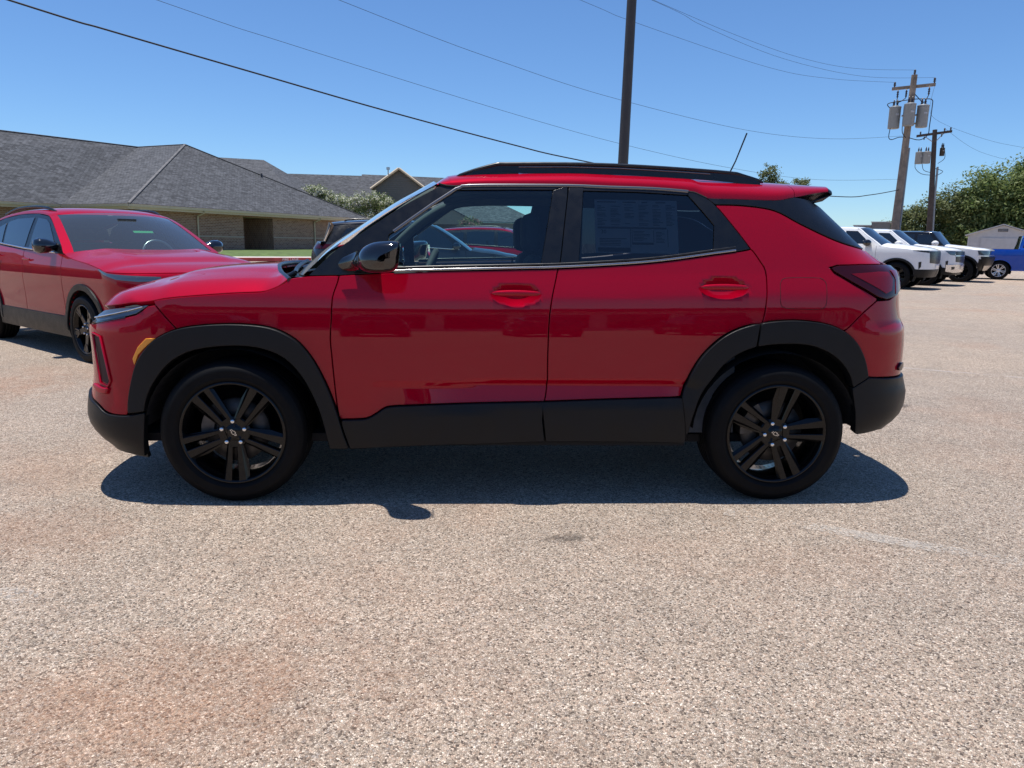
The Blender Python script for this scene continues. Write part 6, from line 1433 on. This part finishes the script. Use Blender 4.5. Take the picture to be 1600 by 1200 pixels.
def pole_two():
    o = empty('utility_pole', (30.0, 43.4, 0), 0, 'shorter dark wooden utility pole standing by the big tree', 'utility pole')
    MB().tube([(0.35, -0.1, 0), (0.1, -0.05, 4.5), (-0.12, 0.05, 8.55)], [0.18, 0.16, 0.13], 12).build('pole', WOODD, o)
    MB().tube([(0.52, -0.2, 0), (0.27, -0.15, 4.5), (0.24, -0.12, 6.3)], 0.07, 6).build('conduit', CAN, o)
    q = MB().hull8([(-1.0, 0.5, 8.14), (0.66, -0.5, 8.34), (0.72, -0.4, 8.34), (-0.94, 0.6, 8.14), (-1.0, 0.5, 8.28), (0.66, -0.5, 8.48), (0.72, -0.4, 8.48), (-0.94, 0.6, 8.28)]).build('crossarm', WOODD, o)
    for p in ((-0.8, 0.42, 8.28), (0.3, -0.28, 8.42), (0.6, -0.42, 8.46)): ins(q, p, 0.2)
    for p in ((-0.6, 0.3, 8.16), (0.2, -0.2, 8.3)): ins(q, p, 0.2, 0.05, True)
    MB().tube([(-0.1, 0, 7.75), (-0.55, 0.3, 8.15)], 0.025, 6).build('brace', STEEL, o); MB().tube([(-0.1, 0, 7.75), (0.3, -0.25, 8.3)], 0.025, 6).build('brace', STEEL, o)
    for p in ((-0.78, 0.30, 6.5), (-0.48, 0.0, 6.5)): can(o, p, 0.72, 0.23)
    can(o, (0.33, -0.25, 6.95), 0.48, 0.14, TRIM)
    for j in ([(-0.9, 0.3, 6.9), (-0.95, 0.35, 6.3), (-0.6, 0.2, 5.9), (-0.1, 0, 5.8)], [(-0.6, 0.2, 6.5), (-0.5, 0.1, 6.1), (-0.05, 0, 5.95)], [(0.45, -0.3, 7.3), (0.5, -0.3, 6.8), (0.2, -0.15, 6.5)], [(0.1, -0.1, 6.2), (0.5, -0.3, 6.0), (0.1, -0.1, 5.7)]):
        MB().tube(smooth_line(j, 4), 0.018, 6).build('jumper_wire', WIRE, o)
pole_two()
WIRES = [
 ('thick black cable sweeping low across the left sky', 0.017, [(-14.0, 6.0, 6.7), (-6.98, 10.85, 5.26), (-5.72, 11.71, 5.03), (-3.47, 13.27, 4.66), (-1.01, 14.96, 4.26), (2.13, 17.13, 3.82), (4.04, 18.45, 3.61), (9.5, 22.2, 3.22), (15.86, 26.61, 3.26), (17.95, 28.05, 3.45), (20.05, 29.5, 3.8)]),
 ('thin wire second from the left, passing behind the roof antenna base', 0.0045, [(-14, 6, 7.5), (-5.0, 12.21, 5.73), (-2.88, 13.67, 5.36), (2.12, 17.12, 4.61), (5.74, 19.63, 4.18), (9.91, 22.5, 3.88), (14.42, 25.61, 3.82), (20.03, 29.5, 4.25)]),
 ('thin wire passing just above the antenna tip', 0.005, [(-14, 6, 8.8), (-1.88, 14.36, 6.46), (2.1, 17.11, 5.81), (5.34, 19.35, 5.45), (10.6, 22.98, 5.20), (15.14, 26.11, 5.42), (20.05, 29.5, 6.1)]),
 ('lowest of the three thin wires running to the crossarm', 0.0048, [(-14, 6, 10.0), (-4, 12.9, 8.7), (4.03, 18.44, 7.85), (5.78, 19.65, 7.67), (11.38, 23.51, 7.4), (14.81, 25.88, 7.59), (19.53, 29.9, 8.38)]),
 ('thin wire running to the very top of the tall utility pole', 0.0048, [(-14, 6, 11.0), (-2, 14.3, 9.2), (6.42, 20.09, 8.42), (9.79, 22.42, 8.13), (12.95, 24.6, 8.01), (16.09, 26.76, 8.19), (20.13, 29.5, 8.82)]),
 ('thin wire running to the far end of the crossarm', 0.0048, [(-14, 6, 10.8), (-2, 14.2, 9.1), (6.54, 20.17, 8.39), (8.42, 21.47, 8.11), (12.13, 24.04, 7.82), (16.73, 27.21, 8.0), (20.85, 29.15, 8.46)]),
 ('thin wire dropping from the tall pole to the dark pole', 0.006, [(20.87, 29.13, 8.2), (25, 36, 8.15), (30.6, 42.98, 8.64)]),
 ('thin wire leaving the dark pole above the big tree', 0.007, [(30.6, 42.98, 8.64), (36, 46, 8.2), (44, 50, 8.1)]),
 ('thin wire leaving the middle of the dark pole\'s crossarm', 0.007, [(30.3, 43.15, 8.6), (35, 46.5, 7.7), (42, 51, 7.4)])]
for lb, r, pts in WIRES:
    o = MB().tube(smooth_line(pts, 8), r, 6).build('overhead_wire', WIRE); tag(o, lb, 'wire', 'overhead wires')
# ---------------------------------------------------------------- trees and shrubs
def leaf_mat(name, c0, c1, trans=0.48):
    m, n, l, p = new_mat(name); o = n['Material Output']
    geo = n.new('ShaderNodeNewGeometry'); r = n.new('ShaderNodeValToRGB')
    r.color_ramp.elements[0].color = (*c0, 1); r.color_ramp.elements[1].color = (*c1, 1)
    l.new(geo.outputs['Random Per Island'], r.inputs['Fac']); l.new(r.outputs['Color'], p.inputs['Base Color']); p.inputs['Roughness'].default_value = 0.55; p.inputs['Specular IOR Level'].default_value = 0.3
    t = n.new('ShaderNodeBsdfTranslucent'); l.new(r.outputs['Color'], t.inputs['Color'])
    mx = n.new('ShaderNodeMixShader'); mx.inputs['Fac'].default_value = trans; l.new(p.outputs[0], mx.inputs[1]); l.new(t.outputs[0], mx.inputs[2]); l.new(mx.outputs[0], o.inputs['Surface'])
    return m
LEAF_A = leaf_mat('broad_leaf_green', (0.08, 0.135, 0.035), (0.30, 0.35, 0.13))
LEAF_B = leaf_mat('olive_leaf_green', (0.07, 0.10, 0.035), (0.24, 0.26, 0.10))
BARK = basic('tree_bark', (0.10, 0.08, 0.06), 0.9, var=0.3, vscale=10)
PETAL = leaf_mat('cream_white_petals', (0.55, 0.55, 0.44), (0.80, 0.78, 0.66), 0.2)
PINK = leaf_mat('dusty_pink_petals', (0.22, 0.07, 0.08), (0.40, 0.16, 0.18), 0.2)
def tree(name, loc, label, cat, blobs, leaf, leafmat, count, seed, trunk_h, trunk_r, group=None, blossom=None, bcount=0, bleaf=0.12):
    """blobs: (x, y, z, rx, ry, rz) crown volumes in local metres"""
    rnd = random.Random(seed); o = empty(name, loc, 0, label, cat, group)
    mb = MB()
    mb.tube(smooth_line([(0, 0, -0.05), (0.03, 0.02, trunk_h*0.4), (-0.05, 0.04, trunk_h)], 3), [trunk_r*1.25, trunk_r*1.1, trunk_r, trunk_r*0.95, trunk_r*0.9, trunk_r*0.85, trunk_r*0.8], 10)
    for b in blobs:
        st = Vector((-0.05, 0.04, trunk_h * rnd.uniform(0.6, 1.0))); en = Vector(b[:3]) + Vector((0, 0, b[5]*0.3)); mid = st.lerp(en, 0.5) + Vector((rnd.uniform(-.2, .2), rnd.uniform(-.2, .2), 0.25))
        mb.tube(smooth_line([st, mid, en], 3), [trunk_r*0.6*(1-i/7.5) for i in range(7)], 6)
        for k in range(5):
            e2 = Vector(b[:3]) + Vector((rnd.gauss(0, .5)*b[3], rnd.gauss(0, .5)*b[4], rnd.gauss(0.1, .45)*b[5])); mb.tube([mid.lerp(en, 0.6), mid.lerp(e2, 0.8), e2], [trunk_r*0.25, trunk_r*0.15, trunk_r*0.06], 5)
    mb.build('trunk', BARK, o, fix=False)
    tot = sum(b[3]*b[5] + b[3]*b[4] for b in blobs); cl = []
    for b in blobs:
        k = max(8, int(count / 34 * (b[3]*b[5] + b[3]*b[4]) / tot))
        for _ in range(k):
            while True:
                d = Vector((rnd.gauss(0, 1), rnd.gauss(0, 1), rnd.gauss(0, 1)))
                if d.length > 1e-3: break
            d.normalize(); rr = rnd.uniform(0.45, 1.0) ** 0.6
            nz = 0.82 + 0.42 * noise.noise(Vector((d.x*2.2 + seed, d.y*2.2, d.z*2.2 + b[0])))
            cl.append((Vector((b[0] + d.x*b[3]*rr*nz, b[1] + d.y*b[4]*rr*nz, b[2] + d.z*b[5]*rr*nz)), d, min(b[3], b[5])))
    def leaves(centers, per, size, spread):
        v = []; f = []
        for c, d, s in centers:
            up = (d + Vector((0, 0, 0.8))).normalized()
            for _ in range(per):
                p = c + Vector((rnd.gauss(0, 1), rnd.gauss(0, 1), rnd.gauss(0, 0.8))) * spread * (0.5 + 0.5*s)
                nn = (up + Vector((rnd.gauss(0, .6), rnd.gauss(0, .6), rnd.gauss(0, .6)))).normalized()
                a = nn.orthogonal().normalized(); a.rotate(Matrix.Rotation(rnd.uniform(0, 6.28), 3, nn)); q = nn.cross(a); L_ = size * rnd.uniform(0.6, 1.3); w = L_ * 0.45
                i = len(v); v += [tuple(p - a*L_*0.5), tuple(p + q*w*0.5 + nn*0.02*L_), tuple(p + a*L_*0.5), tuple(p - q*w*0.5 + nn*0.02*L_)]; f.append((i, i+1, i+2, i+3))
        return v, f
    v, f = leaves(cl, 34, leaf, 0.17)
    me = bpy.data.meshes.new('crown'); me.from_pydata(v, [], f); me.materials.append(leafmat); link('crown', me, o)
    if blossom:
        top = [c for c in cl if c[1].z > -0.3]; rnd.shuffle(top)
        v, f = leaves([(c + d*0.08, d, s) for c, d, s in top[:bcount]], 26, bleaf, 0.10)
        me = bpy.data.meshes.new('blossom'); me.from_pydata(v, [], f); me.materials.append(blossom); link('blossom', me, o)
    return o
CAMP = Vector((1.1453, -3.4446))
tree('tree', (43.2, 52.3, 0), 'large dense green tree behind the shed at the right edge', 'tree', [(-2.0, 1.4, 4.9, 2.7, 2.4, 2.7), (0.6, -0.3, 6.3, 2.8, 2.4, 2.2), (3.0, -1.9, 5.2, 2.8, 2.4, 2.1), (0.8, -0.6, 4.0, 3.4, 2.4, 2.6), (5.0, -3.5, 3.9, 2.8, 2.2, 2.4), (-0.6, 0.4, 1.8, 3.6, 2.4, 1.7), (3.6, -2.4, 1.8, 3.4, 2.4, 1.7), (-3.4, 2.4, 2.6, 1.9, 1.8, 2.2)], 0.29, LEAF_A, 78000, 11, 2.0, 0.28)
tree('tree', (38.4, 55.2, 0), 'lower olive green tree to the left of the large one, behind the dark pole', 'tree', [(-1.4, 0.9, 3.1, 1.8, 1.6, 1.8), (0.4, -0.3, 4.3, 2.0, 1.6, 1.9), (1.8, -1.1, 3.6, 2.0, 1.6, 1.9), (-0.3, 0.2, 1.6, 2.8, 1.6, 1.5), (-2.6, 1.6, 2.1, 1.5, 1.3, 1.7), (2.6, -1.6, 1.6, 1.8, 1.4, 1.5)], 0.24, LEAF_B, 34000, 5, 1.4, 0.18)
tree('tree', (23.3, 52.4, 0), 'sparse tree top showing above the rear of the near car\'s roof', 'tree', [(-2.3, 1.4, 5.35, 0.9, 0.8, 0.7), (-0.2, 0.2, 6.35, 0.85, 0.7, 0.9), (-1.3, 0.8, 5.6, 1.0, 0.9, 0.75), (0.4, -0.2, 5.4, 1.2, 1.0, 0.8), (1.7, -1.0, 5.6, 0.75, 0.7, 0.55), (-0.3, 0.2, 4.2, 2.0, 1.4, 1.2)], 0.20, LEAF_B, 9500, 23, 4.2, 0.16)
tree('flowering_shrub', (-13.4, 69.8, 0), 'tall shrub with white flowers rising above the low end of the brick building\'s roof', 'shrub', [(-0.6, -0.1, 5.35, 1.6, 1.2, 1.1), (1.1, 0.2, 4.7, 1.5, 1.2, 1.1), (0.2, 0, 3.2, 1.9, 1.4, 1.4)], 0.18, LEAF_A, 8000, 31, 2.2, 0.10, 'white flowering shrubs', PETAL, 150, 0.17)
tree('flowering_shrub', (-8.9, 69.9, 0), 'broad shrub with white flowers in front of the sided gable', 'shrub', [(-1.2, 0, 4.55, 1.8, 1.3, 1.2), (0.8, 0.1, 4.75, 1.7, 1.3, 1.2), (2.1, 0.1, 3.9, 1.5, 1.3, 1.3), (0.2, 0, 2.8, 2.5, 1.4, 1.5)], 0.18, LEAF_A, 10000, 37, 2.0, 0.10, 'white flowering shrubs', PETAL, 200, 0.17)
tree('flowering_shrub', (0.7, 60.5, 0), 'pinkish flowering shrub glimpsed through the near car\'s front window', 'shrub', [(0, 0, 2.5, 1.1, 0.9, 0.9), (0.2, 0, 1.5, 1.0, 0.8, 0.8)], 0.16, LEAF_B, 3000, 41, 1.2, 0.08, None, PINK, 40, 0.14)
# ---------------------------------------------------------------- unseen showroom and SUVs added behind the camera for the doors to mirror
def showroom():
    o = empty('unseen_showroom', (3, -40, 0), 0, 'long low pale showroom added behind the camera to be reflected in the red doors', 'building')
    wall = basic('pale_render', (0.50, 0.50, 0.49), 0.8, var=0.05); 
    MB().box(-60, 60, -16, 0, 0, 3.8).build('wall', wall, o)
    MB().box(-60.6, 60.6, -16.5, 0.8, 3.8, 4.3).build('parapet', CHAR, o)
    for i in range(12):
        x = -30 + i * 5.2
        w = MB().box(x, x + 4.0, 0.005, 0.08, 0.5, 3.0).build('window', GLASS_SOLID, o)
        MB().box(x - 0.1, x + 4.1, 0.0, 0.05, 3.0, 3.12).build('window_head', TRIM, w)
        MB().box(x + 1.95, x + 2.05, 0.08, 0.12, 0.5, 3.0).build('mullion', TRIM, w)
showroom()
src = [o for o in bpy.data.objects if o.get('label', '').startswith('charcoal SUV')][0]
for i, (x, y, a) in enumerate(((-6.5, -17.0, 1.45), (-1.8, -17.2, 1.50), (3.0, -17.0, 1.5), (7.9, -17.1, 1.55))):  # copies added out of view only to be mirrored in the doors
    c = copy_tree(src); c.location = (x, y, 0); c.rotation_euler = (0, 0, a)
    tag(c, 'unseen charcoal SUV added across the aisle, %s in the row reflected in the red doors' % ('leftmost', 'second from left', 'third from left', 'rightmost')[i], 'car', 'unseen cars added for reflections')
